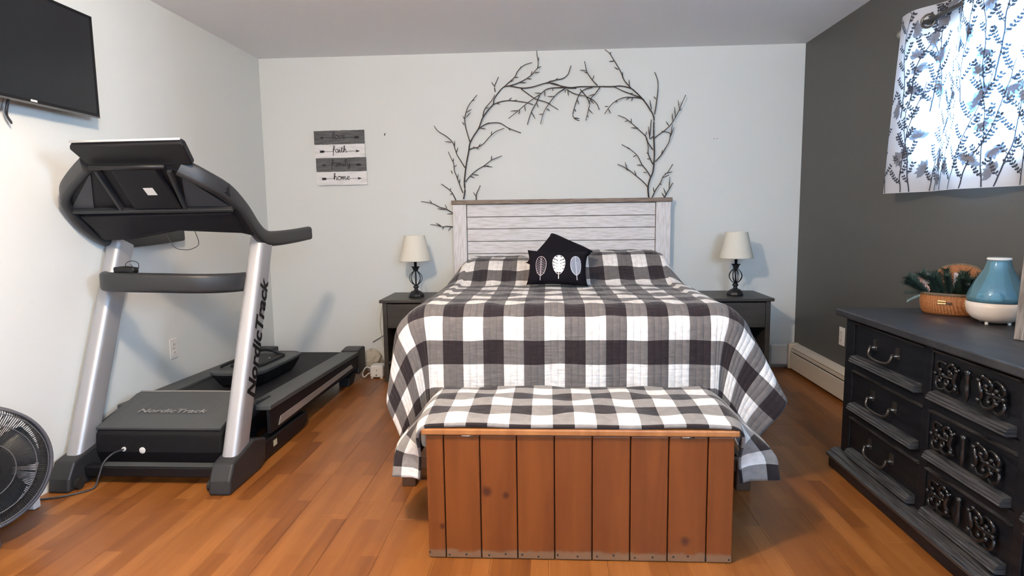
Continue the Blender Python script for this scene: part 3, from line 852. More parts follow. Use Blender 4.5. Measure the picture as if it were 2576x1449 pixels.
ns1 = make_nightstand('dark wood nightstand beside the treadmill with trailing white cords')
ns1.location = (-0.975, -0.035, 0)
ns2 = dup(ns1, None, (1.312, -0.035, 0)); ns2['label'] = 'dark wood nightstand beside the charcoal wall and its heater'


def make_lamp(label):
    t = thing('table_lamp', label, 'lamp', (0, 0, 0), 'pair of bedside lamps')
    I = M['iron']
    bm = B(); n = 8
    lathe(bm, [(0.058, 0.0), (0.060, 0.008), (0.056, 0.020), (0.048, 0.030), (0.036, 0.040), (0.020, 0.046), (0.0145, 0.055), (0.014, 0.066), (0.001, 0.066)], (0, 0, 0.0), 8)
    obj('base', bm, I, t, smooth=False, bevel=0.002)
    bm = B(); lathe(bm, [(0.001, 0.064), (0.019, 0.066), (0.022, 0.074), (0.016, 0.082), (0.012, 0.088), (0.001, 0.088)], (0, 0, 0), 16); obj('lower_collar', bm, I, t, smooth=True)
    for k in range(8):
        a = 2 * pi * k / 8 + 0.2
        pts = [(r * cos(a), r * sin(a), z) for r, z in ((0.010, 0.086), (0.026, 0.098), (0.041, 0.118), (0.046, 0.138), (0.040, 0.160), (0.026, 0.178), (0.012, 0.192))]
        bm = B(); tube(bm, pts, 0.0028, 6, 4); obj('cage_wire', bm, I, t, smooth=True)
    bm = B(); lathe(bm, [(0.006, 0.085), (0.006, 0.20)], (0, 0, 0), 10); obj('rod', bm, I, t, smooth=True)
    bm = B(); lathe(bm, [(0.001, 0.186), (0.012, 0.188), (0.020, 0.198), (0.024, 0.212), (0.034, 0.222), (0.026, 0.222), (0.012, 0.214), (0.001, 0.214)], (0, 0, 0), 12); obj('crown', bm, I, t, smooth=False)
    bm = B(); lathe(bm, [(0.010, 0.21), (0.0105, 0.29), (0.014, 0.292), (0.014, 0.33), (0.001, 0.335)], (0, 0, 0), 12); obj('socket', bm, I, t, smooth=True)
    bm = B(); lathe(bm, [(0.001, 0.333), (0.014, 0.345), (0.026, 0.375), (0.022, 0.40), (0.001, 0.415)], (0, 0, 0), 12); obj('bulb', bm, M['white'], t, smooth=True)
    bm = B(); n = 40; rings = []
    for r, z in ((0.116, 0.265), (0.116, 0.270), (0.075, 0.447), (0.075, 0.450), (0.0725, 0.450), (0.0725, 0.447), (0.1135, 0.270), (0.1135, 0.265)):
        rings.append([bm.verts.new((r * cos(2 * pi * k / n), r * sin(2 * pi * k / n), z)) for k in range(n)])
    for i in range(8):
        for k in range(n): bm.faces.new([rings[i][k], rings[i][(k + 1) % n], rings[(i + 1) % 8][(k + 1) % n], rings[(i + 1) % 8][k]])
    sh = obj('lamp_shade', bm, M['shade'], t, smooth=True)
    bm = B(); tube(bm, [(-0.073, 0, 0.44), (0.073, 0, 0.44)], 0.0015, 6); tube(bm, [(0, -0.073, 0.44), (0, 0.073, 0.44)], 0.0015, 6); obj('spider', bm, M['chrome'], t)
    return t


lamp1 = make_lamp('ivory shaded lamp with black wire cage base, standing nearer the treadmill')
lamp1.location = (-0.975, -0.31, 0.6005)
lamp2 = dup(lamp1, None, (1.328, -0.31, 0.6005)); lamp2['label'] = 'ivory shaded lamp with black wire cage base, standing nearer the charcoal wall'

# cords and small things on the floor by the nightstand
bm = B(); tube(bm, [(-1.300, -0.012, 0.56), (-1.326, -0.012, 0.44), (-1.338, -0.014, 0.34), (-1.328, -0.014, 0.26), (-1.322, -0.03, 0.20), (-1.288, -0.05, 0.12), (-1.262, -0.12, 0.04), (-1.250, -0.20, 0.006)], 0.0035, 6, 5)
obj('lamp_cord', bm, M['cordwhite'], smooth=True, label='thin white cord hanging down the wall beside the nightstand', cat='cord')
bm = B(); tube(bm, [(-1.40, -0.012, 0.200), (-1.345, -0.018, 0.232), (-1.285, -0.020, 0.262), (-1.250, -0.040, 0.235), (-1.236, -0.060, 0.18), (-1.222, -0.09, 0.14), (-1.228, -0.14, 0.06), (-1.236, -0.20, 0.008)], 0.003, 6, 5)
obj('dark_cord', bm, M['cordblack'], smooth=True, label='thin dark cord looping over the bag by the nightstand', cat='cord')
bm = B(); tube(bm, [(-1.33, -0.30, 0.05), (-1.37, -0.31, 0.07), (-1.395, -0.33, 0.03), (-1.375, -0.36, 0.006), (-1.345, -0.35, 0.03), (-1.33, -0.33, 0.035)], 0.005, 6, 6)
obj('charger_cable', bm, M['cordwhite'], smooth=True, label='coiled white cable on the floor behind the treadmill', cat='cord')
t = thing('white_box', 'small white rounded plastic box with a button on the floor', 'box', (-1.275, -0.335, 0))
bm = bx(-1.325, -1.225, -0.385, -0.285, 0.006, 0.098); obj('housing', bm, M['white'], t, bevel=0.016, seg=4)
for dx in (-0.036, 0.036): obj('foot', bx(-1.275 + dx - 0.008, -1.275 + dx + 0.008, -0.38, -0.29, 0.0, 0.008), M['white'], t)
bm = B(); lathe(bm, [(0.004, 0), (0.004, -0.0015), (0.001, -0.002)], (-1.272, -0.3845, 0.062), 10, 'y'); obj('button', bm, M['tvgrey'], t)
bm = B(); lathe(bm, [(0.006, 0), (0.006, -0.0012), (0.001, -0.0014)], (-1.276, -0.3845, 0.028), 12, 'y'); obj('emblem', bm, M['tvgrey'], t)
bm = B(); n = 16; rr = random.Random(3); rings = []
for i in range(9):
    a = pi * i / 8; ring = []
    for k in range(n):
        b = 2 * pi * k / n; q = 1 + rr.uniform(-0.16, 0.16)
        ring.append(bm.verts.new((-1.372 + 0.080 * sin(a) * cos(b) * q, -0.155 + 0.065 * sin(a) * sin(b) * q, max(0.002, 0.09 - 0.088 * cos(a) * (1 + rr.uniform(-0.08, 0.08))))))
    rings.append(ring)
for i in range(8):
    for k in range(n): bm.faces.new([rings[i][k], rings[i][(k + 1) % n], rings[i + 1][(k + 1) % n], rings[i + 1][k]])
bmesh.ops.remove_doubles(bm, verts=bm.verts, dist=0.001)
obj('crumpled_bag', bm, M['bag'], smooth=False, label='crumpled cream plastic bag on the floor against the back wall', cat='bag')

# ------------------------------------------------------------------ lettering helpers
def text_mesh(txt, size, shear=0.0, offset=0.0, extrude=0.0):
    cu = bpy.data.curves.new('txt', 'FONT'); cu.body = txt; cu.size = size; cu.shear = shear; cu.offset = offset; cu.extrude = extrude
    cu.resolution_u = 3
    o = bpy.data.objects.new('txt', cu); COL.objects.link(o)
    dg = bpy.context.evaluated_depsgraph_get()
    me = bpy.data.meshes.new_from_object(o.evaluated_get(dg))
    bpy.data.objects.remove(o); bpy.data.curves.remove(cu)
    return me


def text_bm(txt, length, cap, origin, ux, uy, **kw):
    """flat letters filling length along ux and cap height along uy from origin"""
    me = text_mesh(txt, 1.0, **kw)
    xs = [v.co.x for v in me.vertices]; ys_ = [v.co.y for v in me.vertices]
    kx = length / (max(xs) - min(xs)); ky = cap / 0.69
    bm = B(); bm.from_mesh(me); x0 = min(xs); bpy.data.meshes.remove(me)
    origin, ux, uy = Vector(origin), Vector(ux), Vector(uy); uz = ux.cross(uy)
    for v in bm.verts:
        v.co = origin + ux * (v.co.x - x0) * kx + uy * v.co.y * ky + uz * v.co.z
    return bm


# ------------------------------------------------------------------ treadmill
TXC = -1.785
t = thing('treadmill', 'large black and silver treadmill standing along the pale wall', 'treadmill', (TXC, -1.3, 0))
UPV = Vector((0, 0.378, 0.933)).normalized()


def section_yz(bm, pts, xa, xb):
    prism(bm, [(xa, y, z) for y, z in pts], (xb - xa, 0, 0))


up_parts = {}
for sx, xc in ((1, -1.4225), (-1, -2.1475)):
    bm = B(); a = Vector((xc, -2.188, 0.10)); b = Vector((xc, -1.795, 1.075))
    n = 14; sweep(bm, [a + (b - a) * k / n for k in range(n + 1)], rrect(0.0375, 0.062, 0.026, 5), up=(0, 1, 0))
    up_parts[sx] = obj('upright', bm, M['silver'], t, smooth=True)
    md = up_parts[sx].modifiers.new('split', 'EDGE_SPLIT'); md.split_angle = 0.9
    xa, xb = xc - 0.049, xc + 0.049
    bm = B(); section_yz(bm, [(-2.335, 0.0), (-2.03, 0.0), (-1.985, 0.035), (-1.965, 0.13), (-2.09, 0.165), (-2.245, 0.135), (-2.285, 0.125), (-2.325, 0.06)], xa, xb)
    bt = obj('foot_boot', bm, M['shell'], t, bevel=0.012, seg=3)
    bm = B(); lathe(bm, [(0.001, -0.008), (0.024, -0.008), (0.024, 0.008), (0.001, 0.008)], (xa - 0.011 if sx > 0 else xb + 0.011, -2.285, 0.026), 16, 'x'); obj('wheel', bm, M['rubber'], bt, smooth=False)
    # floor rail behind the boot
    bm = B(); section_yz(bm, [(-2.02, 0.012), (-1.48, 0.012), (-1.42, 0.03), (-1.42, 0.085), (-2.02, 0.10)], xc - 0.036, xc + 0.036)
    obj('floor_rail', bm, M['black'], t, bevel=0.006)
bm = B(); box(bm, -2.098, -1.472, -2.235, -2.185, 0.035, 0.085); obj('front_crossbar', bm, M['black'], t, bevel=0.008)
obj('crossbar_plate', bx(-2.02, -1.50, -2.232, -2.19, 0.0855, 0.089), M['railgrey'], t)
o = obj('warning_label', bx(-1.3868, -1.3855, -1.87, -1.83, 0.045, 0.075), mat('pale_yellow_label', (0.62, 0.58, 0.40), 0.6), t)

# motor hood
bm = B(); section_yz(bm, [(-2.125, 0.052), (-2.150, 0.12), (-2.140, 0.205), (-2.115, 0.222), (-1.86, 0.290), (-1.80, 0.285), (-1.80, 0.06)], -2.108, -1.500)
hd = obj('motor_hood', bm, M['blackmatte'], t, bevel=0.014, seg=3)
bm = B(); n = 10
top = [(-2.132, 0.2290), (-1.845, 0.3090), (-1.815, 0.310)]
G = []
for i in range(n + 1):
    x = -2.095 + (0.585) * i / n; u = i / n
    G.append([bm.verts.new((x + 0.05 * (1 - u) * (k == 0) * -0.2, y + (0.03 * sin(pi * u) if k else 0), z - (0.006 * sin(pi * u) if k else 0))) for k, (y, z) in enumerate(top)])
for i in range(n):
    for k in range(2): bm.faces.new([G[i][k], G[i + 1][k], G[i + 1][k + 1], G[i][k + 1]])
obj('hood_top', bm, M['railgrey'], t, smooth=False, solid=0.010)
bm = B(); tube(bm, [(-2.095 + 0.585 * i / 10, -1.813 + 0.03 * sin(pi * i / 10), 0.311 - 0.006 * sin(pi * i / 10)) for i in range(11)], 0.0035, 6); obj('hood_trim', bm, M['strip'], t, smooth=True)
ux = Vector((1, 0, 0)); uy = Vector((0, 0.283, 0.078)).normalized()
bm = text_bm('NordicTrack', 0.34, 0.030, (-1.985, -2.010, 0.2645), ux, uy, shear=0.2, offset=0.012)
obj('hood_lettering', bm, M['strip'], t)
bm = B(); lathe(bm, [(0.015, 0.0), (0.015, -0.004), (0.010, -0.006), (0.001, -0.0065)], (-1.878, -2.146, 0.128), 16, 'y'); obj('hood_cap', bm, M['white'], t, smooth=False)
bm = B(); lathe(bm, [(0.010, 0.0), (0.010, -0.008), (0.001, -0.008)], (-1.965, -2.146, 0.134), 12, 'y'); obj('cord_socket', bm, M['white'], t)
# side covers of the hood
for xa, xb in ((-1.499, -1.462), (-2.146, -2.109)):
    bm = B(); section_yz(bm, [(-2.10, 0.185), (-2.09, 0.225), (-1.84, 0.275), (-1.70, 0.262), (-1.70, 0.225)], xa, xb); obj('hood_side', bm, M['shell'], t, bevel=0.008)

# deck
zr = lambda y: 0.262 + (y + 1.90) * (-0.050 / 1.55)
for xa, xb, sx in ((-1.515, -1.388, 1), (-2.182, -2.055, -1)):
    y0, y1 = -1.88, -0.40
    bm = B(); section_yz(bm, [(y0, zr(y0)), (y1, zr(y1)), (y1, zr(y1) - 0.028), (y0, zr(y0) - 0.028)], xa, xb); obj('foot_rail', bm, M['railgrey'], t, bevel=0.006)
    sk = (xb - 0.020, xb - 0.004) if sx > 0 else (xa + 0.004, xa + 0.020)
    bm = B(); section_yz(bm, [(y0, zr(y0) - 0.029), (y1, zr(y1) - 0.029), (y1, zr(y1) - 0.115), (y0, zr(y0) - 0.145)], *sk); obj('deck_skirt', bm, M['shell2'], t)
    st = (xb - 0.004, xb - 0.0015) if sx > 0 else (xa + 0.0015, xa + 0.004)
    bm = B(); section_yz(bm, [(-1.76, zr(-1.76) - 0.088), (-0.60, zr(-0.6) - 0.062), (-0.56, zr(-0.6) - 0.092), (-1.79, zr(-1.76) - 0.128)], *st); obj('side_strip', bm, M['strip'], t)
    bm = B(); section_yz(bm, [(-0.43, 0.045), (-0.30, 0.060), (-0.275, 0.10), (-0.272, 0.225), (-0.34, 0.232), (-0.44, 0.222)], xa - 0.004, xb + 0.004); obj('end_cap', bm, M['shell'], t, bevel=0.012, seg=3)
    bm = B(); section_yz(bm, [(-0.60, 0.0), (-0.50, 0.0), (-0.455, 0.045), (-0.455, 0.09), (-0.60, 0.06)], xa + 0.03, xb - 0.02); obj('rear_foot', bm, M['rubber'], t, bevel=0.006)
bm = B(); section_yz(bm, [(-1.82, 0.245), (-0.38, 0.200), (-0.36, 0.18), (-0.38, 0.15), (-1.82, 0.20)], -2.054, -1.516); obj('running_belt', bm, M['belt'], t, bevel=0.004)
bm = B(); section_yz(bm, [(-1.80, 0.075), (-0.46, 0.085), (-0.46, 0.150), (-1.80, 0.195)], -2.04, -1.53); obj('deck_frame', bm, M['black'], t)

# console on its slanted plane: x across, w up the slope, d away from the viewer
P0 = Vector((0, -1.95, 1.085)); DV = Vector((0, -0.38, 0.335)).normalized(); AW = -Vector((1, 0, 0)).cross(DV)
PC = lambda x, w, d=0.0: P0 + Vector((x, 0, 0)) + DV * w + AW * d
shell = [(-2.172, 0.275), (-2.060, 0.368), (-1.902, 0.470), (-1.608, 0.465), (-1.534, 0.424), (-1.395, 0.300), (-1.392, 0.175), (-1.392, 0.0), (-1.443, 0.021), (-1.737, 0.044), (-2.00, -0.018), (-2.140, -0.022), (-2.172, 0.029), (-2.176, 0.191)]
bm = B(); prism(bm, [PC(x, w, 0.022) for x, w in shell], AW * 0.055); cs = obj('console_shell', bm, M['shell2'], t, bevel=0.006)
for k, poly in enumerate(([(-1.924, 0.433), (-2.150, 0.215), (-2.045, 0.215)], [(-1.54, 0.405), (-1.613, 0.218), (-1.420, 0.215)])):
    bm = B(); prism(bm, [PC(x, w, 0.021) for x, w in poly], AW * -0.004); obj('recess_panel', bm, M['recess'], t)
bm = B(); prism(bm, [PC(x, w, 0.004) for x, w in [(-1.819, 0.456), (-1.848, 0.214), (-1.628, 0.214), (-1.619, 0.456)]], AW * 0.020); cp = obj('centre_panel', bm, M['shell2'], t, bevel=0.008)
bm = B(); prism(bm, [PC(x, w, 0.0028) for x, w in [(-1.735, 0.352), (-1.692, 0.352), (-1.692, 0.308), (-1.735, 0.308)]], AW * 0.0008); obj('sticker', bm, M['white'], cp)
for a, b in (((-1.885, 0.452), (-1.915, 0.205)), ((-1.575, 0.44), (-1.618, 0.205))):
    bm = B(); sweep(bm, [PC(a[0], a[1], 0.014), PC(b[0], b[1], 0.014)], rrect(0.008, 0.012, 0.004), up=AW); obj('rib', bm, M['shell'], t)
bm = B(); sweep(bm, [PC(-2.165, 0.203, 0.014), PC(-1.405, 0.203, 0.014)], rrect(0.009, 0.014, 0.004), up=AW); obj('cross_rib', bm, M['shell'], t)
bm = B(); prism(bm, [PC(x, w, 0.010) for x, w in [(-2.150, 0.165), (-1.42, 0.180), (-1.42, 0.045), (-1.737, 0.060), (-1.98, 0.005), (-2.12, 0.004)]], AW * 0.03); obj('lower_cover', bm, M['shell2'], t, bevel=0.01)
for sx in (1, -1):
    pts = [(0.265, -2.285, 1.402), (0.335, -2.225, 1.352), (0.372, -2.120, 1.300), (0.384, -2.010, 1.225), (0.385, -1.900, 1.135), (0.385, -1.810, 1.092), (0.385, -1.690, 1.083), (0.385, -1.450, 1.088), (0.385, -1.235, 1.098)]
    pp = [(TXC + sx * x, y, z) for x, y, z in pts]
    if sx < 0: pp = [PC(-1.925, 0.468, 0.03), PC(-2.045, 0.378, 0.03), PC(-2.135, 0.292, 0.03), PC(-2.165, 0.200, 0.03), PC(-2.168, 0.090, 0.03), (-2.170, -1.860, 1.098), (-2.170, -1.690, 1.083), (-2.170, -1.450, 1.088), (-2.170, -1.235, 1.098)]
    pp = catmull(pp, 5)
    bm = B(); sweep(bm, pp, rrect(0.020, 0.038, 0.016, 3)); ar = obj('handle_arm', bm, M['shell'], t, smooth=True)
    md = ar.modifiers.new('split', 'EDGE_SPLIT'); md.split_angle = 0.9
tab = [(-1.915, 0.585), (-1.455, 0.590), (-1.447, 0.575), (-1.459, 0.470), (-1.900, 0.478), (-1.925, 0.568)]
bm = B(); prism(bm, [PC(x, w, 0.012) for x, w in tab], AW * 0.030); tb = obj('tablet_holder', bm, M['black'], t, bevel=0.006)
bm = B(); prism(bm, [PC(x, w, 0.0425) for x, w in [(-1.90, 0.578), (-1.462, 0.583), (-1.470, 0.478), (-1.888, 0.484)]], AW * 0.002); obj('screen', bm, M['tvscreen'], tb)
bm = B(); tube(bm, [PC(-1.915, 0.594, 0.028), PC(-1.455, 0.598, 0.028)], 0.0045, 8); obj('screen_edge', bm, M['white'], tb, smooth=True)
bm = B(); tube(bm, [PC(-1.884, 0.487, -0.008), PC(-1.565, 0.483, -0.008)], 0.011, 10); obj('ledge_bar', bm, M['black'], t, smooth=True)
# crossbar handle
pp = catmull([(-2.112, -1.975, 0.900), (-2.05, -2.055, 0.902), (-1.92, -2.100, 0.903), (-1.76, -2.105, 0.900), (-1.60, -2.070, 0.892), (-1.50, -1.985, 0.886), (-1.462, -1.900, 0.884)], 6)
bm = B(); sweep(bm, pp, rrect(0.020, 0.045, 0.018, 3)); o = obj('front_handlebar', bm, M['shell'], t, smooth=True)
md = o.modifiers.new('split', 'EDGE_SPLIT'); md.split_angle = 0.9
bm = B(); sweep(bm, catmull([(-1.98, -2.075, 0.958), (-1.93, -2.085, 0.962), (-1.88, -2.090, 0.956)], 4), rrect(0.018, 0.014, 0.008)); cl = obj('safety_clip', bm, M['black'], t, smooth=True)
bm = B(); tube(bm, [(-1.93, -2.085, 0.972), (-1.925, -2.085, 0.990), (-1.895, -2.085, 1.000), (-1.868, -2.085, 0.988), (-1.872, -2.085, 0.962), (-1.89, -2.085, 0.965), (-1.905, -2.085, 0.985)], 0.002, 5, 6); obj('clip_cord', bm, M['cordblack'], t, smooth=True)
bm = B(); tube(bm, [PC(-1.80, 0.03, 0.012), (-1.775, -1.95, 1.055), (-1.73, -1.95, 1.042), (-1.69, -1.95, 1.046), (-1.655, -1.95, 1.070), PC(-1.65, 0.06, 0.012)], 0.0018, 5, 6); obj('console_wire', bm, M['cordblack'], t, smooth=True)
# wordmark up the outside of the upright
vy = Vector((0, -UPV.z, UPV.y))
bm = text_bm('NordicTrack', 0.575, 0.074, Vector((-1.3838, -2.188, 0.10)) + UPV * 0.285 - vy * 0.040, UPV, vy, shear=0.18, offset=0.036)
obj('lettering', bm, M['black'], up_parts[1])

# power cord
bm = B(); tube(bm, [(-1.965, -2.154, 0.134), (-1.985, -2.20, 0.130), (-2.005, -2.235, 0.10), (-2.012, -2.26, 0.05), (-2.020, -2.285, 0.008), (-2.05, -2.33, 0.005), (-2.10, -2.370, 0.005), (-2.155, -2.395, 0.005), (-2.195, -2.405, 0.005)], 0.0045, 8, 6)
obj('power_cord', bm, M['cordblack'], smooth=True, label='black power cord curling from the treadmill hood onto the floor', cat='cord')

# flat black case left on the belt
def loft(bm, rings, c):
    R_ = []
    for z, hw, hd_, r in rings:
        R_.append([bm.verts.new((c[0] + x, c[1] + y, z)) for x, y in rrect(hw, hd_, r, 5)])
    m = len(R_[0])
    for i in range(len(R_) - 1):
        for k in range(m): bm.faces.new([R_[i][k], R_[i][(k + 1) % m], R_[i + 1][(k + 1) % m], R_[i + 1][k]])
    bm.faces.new(R_[0][::-1]); bm.faces.new(R_[-1])


CC = (-1.765, -1.20)
t = thing('exercise_platform', 'black rounded platform with a flat top lying on the treadmill belt', 'platform', (CC[0], CC[1], 0.24))
SL = 0.046 / 1.55
def tilt(bm):
    for v in bm.verts: v.co.z = 0.229 + (v.co.z - 0.229) * 1.4 - (v.co.y - CC[1]) * SL
    return bm
bm = B(); loft(bm, [(0.2290, 0.115, 0.26, 0.06), (0.240, 0.128, 0.28, 0.07), (0.275, 0.150, 0.315, 0.08), (0.285, 0.154, 0.32, 0.08)], CC); obj('base', tilt(bm), M['blackmatte'], t, smooth=False)
bm = B(); loft(bm, [(0.2855, 0.158, 0.325, 0.085), (0.296, 0.160, 0.327, 0.085), (0.301, 0.152, 0.318, 0.08), (0.297, 0.135, 0.30, 0.07)], CC); obj('top_plate', tilt(bm), M['railgrey'], t, smooth=False)
bm = B(); loft(bm, [(0.2985, 0.10, 0.20, 0.07), (0.306, 0.098, 0.195, 0.07), (0.309, 0.08, 0.17, 0.06)], CC); obj('grip_pad', tilt(bm), M['rubber'], t)
for dy in (0.17, -0.20):
    bm = B(); tube(bm, [(CC[0] - 0.13, CC[1] + dy, 0.302), (CC[0] - 0.07, CC[1] + dy + 0.03, 0.320), (CC[0], CC[1] + dy, 0.322), (CC[0] + 0.06, CC[1] + dy - 0.04, 0.316), (CC[0] + 0.10, CC[1] + dy - 0.02, 0.304)], 0.006, 8, 6)
    obj('strap', tilt(bm), M['rubber'], t, smooth=True)
bm = B(); lathe(bm, [(0.007, 0), (0.007, 0.004), (0.001, 0.005)], (CC[0] + 0.06, CC[1] + 0.02, 0.306), 10); obj('knob', tilt(bm), M['white'], t)

# ------------------------------------------------------------------ television
t = thing('television', 'flat black television mounted high on the pale wall', 'television', (XL, -2.28, 1.67))
ya, yb, za, zb, xf = -2.690, -1.922, 1.668, 2.123, XL + 0.098
obj('back_case', bx(XL + 0.052, xf - 0.012, ya + 0.02, yb - 0.02, za + 0.02, zb - 0.02), M['black'], t, bevel=0.01)
bm = B()
for a in ((ya, yb, za, za + 0.014), (ya, yb, zb - 0.009, zb), (ya, ya + 0.009, za + 0.014, zb - 0.009), (yb - 0.009, yb, za + 0.014, zb - 0.009)):
    box(bm, xf - 0.014, xf, *a)
obj('bezel', bm, M['black'], t)
obj('screen', bx(xf - 0.013, xf - 0.003, ya + 0.009, yb - 0.009, za + 0.014, zb - 0.009), M['tvscreen'], t)
obj('lower_trim', bx(xf - 0.016, xf + 0.001, ya, yb, za - 0.004, za + 0.001), M['tvgrey'], t)
obj('maker_badge', bx(xf, xf + 0.0012, -2.318, -2.286, za + 0.0045, za + 0.0125), M['white'], t)
obj('wall_mount', bx(XL + 0.001, XL + 0.051, -2.40, -2.18, 1.80, 2.0), M['black'], t)
xq = XL + 0.03
bm = B(); tube(bm, [(xq + .03, -2.375, za + 0.02), (xq + 0.02, -2.376, za - 0.02), (xq, -2.362, za - 0.055), (xq, -2.345, za - 0.082), (xq, -2.350, za - 0.084), (xq, -2.370, za - 0.05), (xq + 0.02, -2.382, za - 0.01), (xq + .03, -2.38, za + 0.02)], 0.003, 6, 6)
obj('television_cable', bm, M['cordblack'], smooth=True, label='dark cable looped tight below the television', cat='cable')
bm = B(); tube(bm, [(XL + 0.045, -2.382, za + 0.02), (XL + 0.012, -2.378, za - 0.05), (XL + 0.006, -2.385, za - 0.085), (XL + 0.006, -2.41, za - 0.098), (XL + 0.006, -2.44, za - 0.075), (XL + 0.02, -2.475, za - 0.02), (XL + 0.045, -2.48, za + 0.02)], 0.0018, 6, 6)
obj('thin_wire', bm, M['fangrey'], smooth=True, label='thin grey wire hanging in a wide loop under the television', cat='cable')

# ------------------------------------------------------------------ floor fan beside the treadmill
FC = Vector((-2.032, -2.810, 0.306)); FN = Vector((0.85, -0.52, 0.08)).normalized(); FR = 0.220
FA = Vector((0, 0, 1)).cross(FN).normalized() * -1; FU = FN.cross(FA).normalized() * 1
if FU.z < 0: FU = -FU
t = thing('floor_fan', 'round dark caged fan standing in front of the pale wall', 'fan', (FC.x - 0.03, FC.y + 0.06, 0))
FP = lambda r, a, d: FC + (FA * cos(a) + FU * sin(a)) * r + FN * d
def ringf(r, d, rad, n=64, m=6):
    bm = B(); tube(bm, [FP(r, 2 * pi * k / n, d) for k in range(n)], rad, m, closed=True); return bm
bm = B(); n = 72
prof_ = [(FR - 0.006, -0.085), (FR + 0.004, -0.085), (FR + 0.008, -0.03), (FR + 0.006, 0.022), (FR - 0.004, 0.024), (FR - 0.004, -0.03)]
R_ = [[bm.verts.new(FP(r, 2 * pi * k / n, d)) for k in range(n)] for r, d in prof_]
for i in range(6):
    for k in range(n): bm.faces.new([R_[i][k], R_[i][(k + 1) % n], R_[(i + 1) % 6][(k + 1) % n], R_[(i + 1) % 6][k]])
obj('drum', bm, M['fangrey'], t, smooth=True)
bm = B()
for k in range(170):                                      # swirling front grille wires
    a = 2 * pi * k / 170
    sweep(bm, [FP(r, a + tw, d) for r, tw, d in ((0.055, 0.0, 0.050), (0.10, 0.10, 0.052), (0.16, 0.17, 0.046), (0.205, 0.21, 0.034), (FR - 0.004, 0.22, 0.012))], circ(0.0016, 4), up=FN)
obj('front_grille', bm, M['fanblack'], t, kind='stuff')
bm = B()
for r, d in ((0.10, 0.0535), (0.165, 0.047), (0.205, 0.036)): tube(bm, [FP(r, 2 * pi * k / 64, d) for k in range(64)], 0.002, 6, closed=True)
obj('grille_ring', bm, M['fangrey'], t, smooth=True)
bm = B()
for k in range(48):
    a = 2 * pi * k / 48
    sweep(bm, [FP(r, a, d) for r, d in ((0.05, -0.100), (0.15, -0.097), (FR - 0.004, -0.08))], circ(0.0014, 4), up=FN)
obj('rear_grille', bm, M['fanblack'], t, kind='stuff')
bm = B(); R_ = [[bm.verts.new(FP(r, 2 * pi * k / 28, d)) for k in range(28)] for r, d in ((0.0005, 0.060), (0.035, 0.060), (0.054, 0.056), (0.058, 0.048), (0.0005, 0.046))]
for i in range(4):
    for k in range(28): bm.faces.new([R_[i][k], R_[i][(k + 1) % 28], R_[i + 1][(k + 1) % 28], R_[i + 1][k]])
obj('centre_badge', bm, M['fanblack'], t, smooth=True)
for b in range(5):
    bm = B(); a0 = 2 * pi * b / 5 + 0.3; G = []
    for i in range(7):
        r = 0.03 + 0.165 * i / 6; w = 0.30 + 0.20 * sin(pi * i / 7)
        G.append([bm.verts.new(FP(r, a0 + w * (j / 4 - 0.5) * 1.9 + 0.1 * i / 6, -0.035 + 0.030 * (j / 4 - 0.5) * 2)) for j in range(5)])
    for i in range(6):
        for j in range(4): bm.faces.new([G[i][j], G[i][j + 1], G[i + 1][j + 1], G[i + 1][j]])
    obj('blade', bm, M['steelblue'], t, smooth=True, solid=0.003)
bm = B(); R_ = [[bm.verts.new(FP(r, 2 * pi * k / 24, d)) for k in range(24)] for r, d in ((0.0005, -0.005), (0.045, -0.008), (0.048, -0.06), (0.055, -0.070), (0.052, -0.10), (0.03, -0.115), (0.0005, -0.115))]
for i in range(6):
    for k in range(24): bm.faces.new([R_[i][k], R_[i][(k + 1) % 24], R_[i + 1][(k + 1) % 24], R_[i + 1][k]])
obj('motor', bm, M['fanblack'], t, smooth=True)
bp = FC - FN * 0.02; bp.z = 0
bm = B(); lathe(bm, [(0.001, 0.0), (0.050, 0.0), (0.050, 0.012), (0.042, 0.022), (0.02, 0.035), (0.001, 0.035)], bp, 32); obj('base', bm, M['fangrey'], t, smooth=True)
bm = B(); tube(bm, [bp + Vector((0, 0, 0.03)), bp + Vector((0, 0, 0.085))], 0.013, 12); obj('pole', bm, M['fanblack'], t, smooth=True)

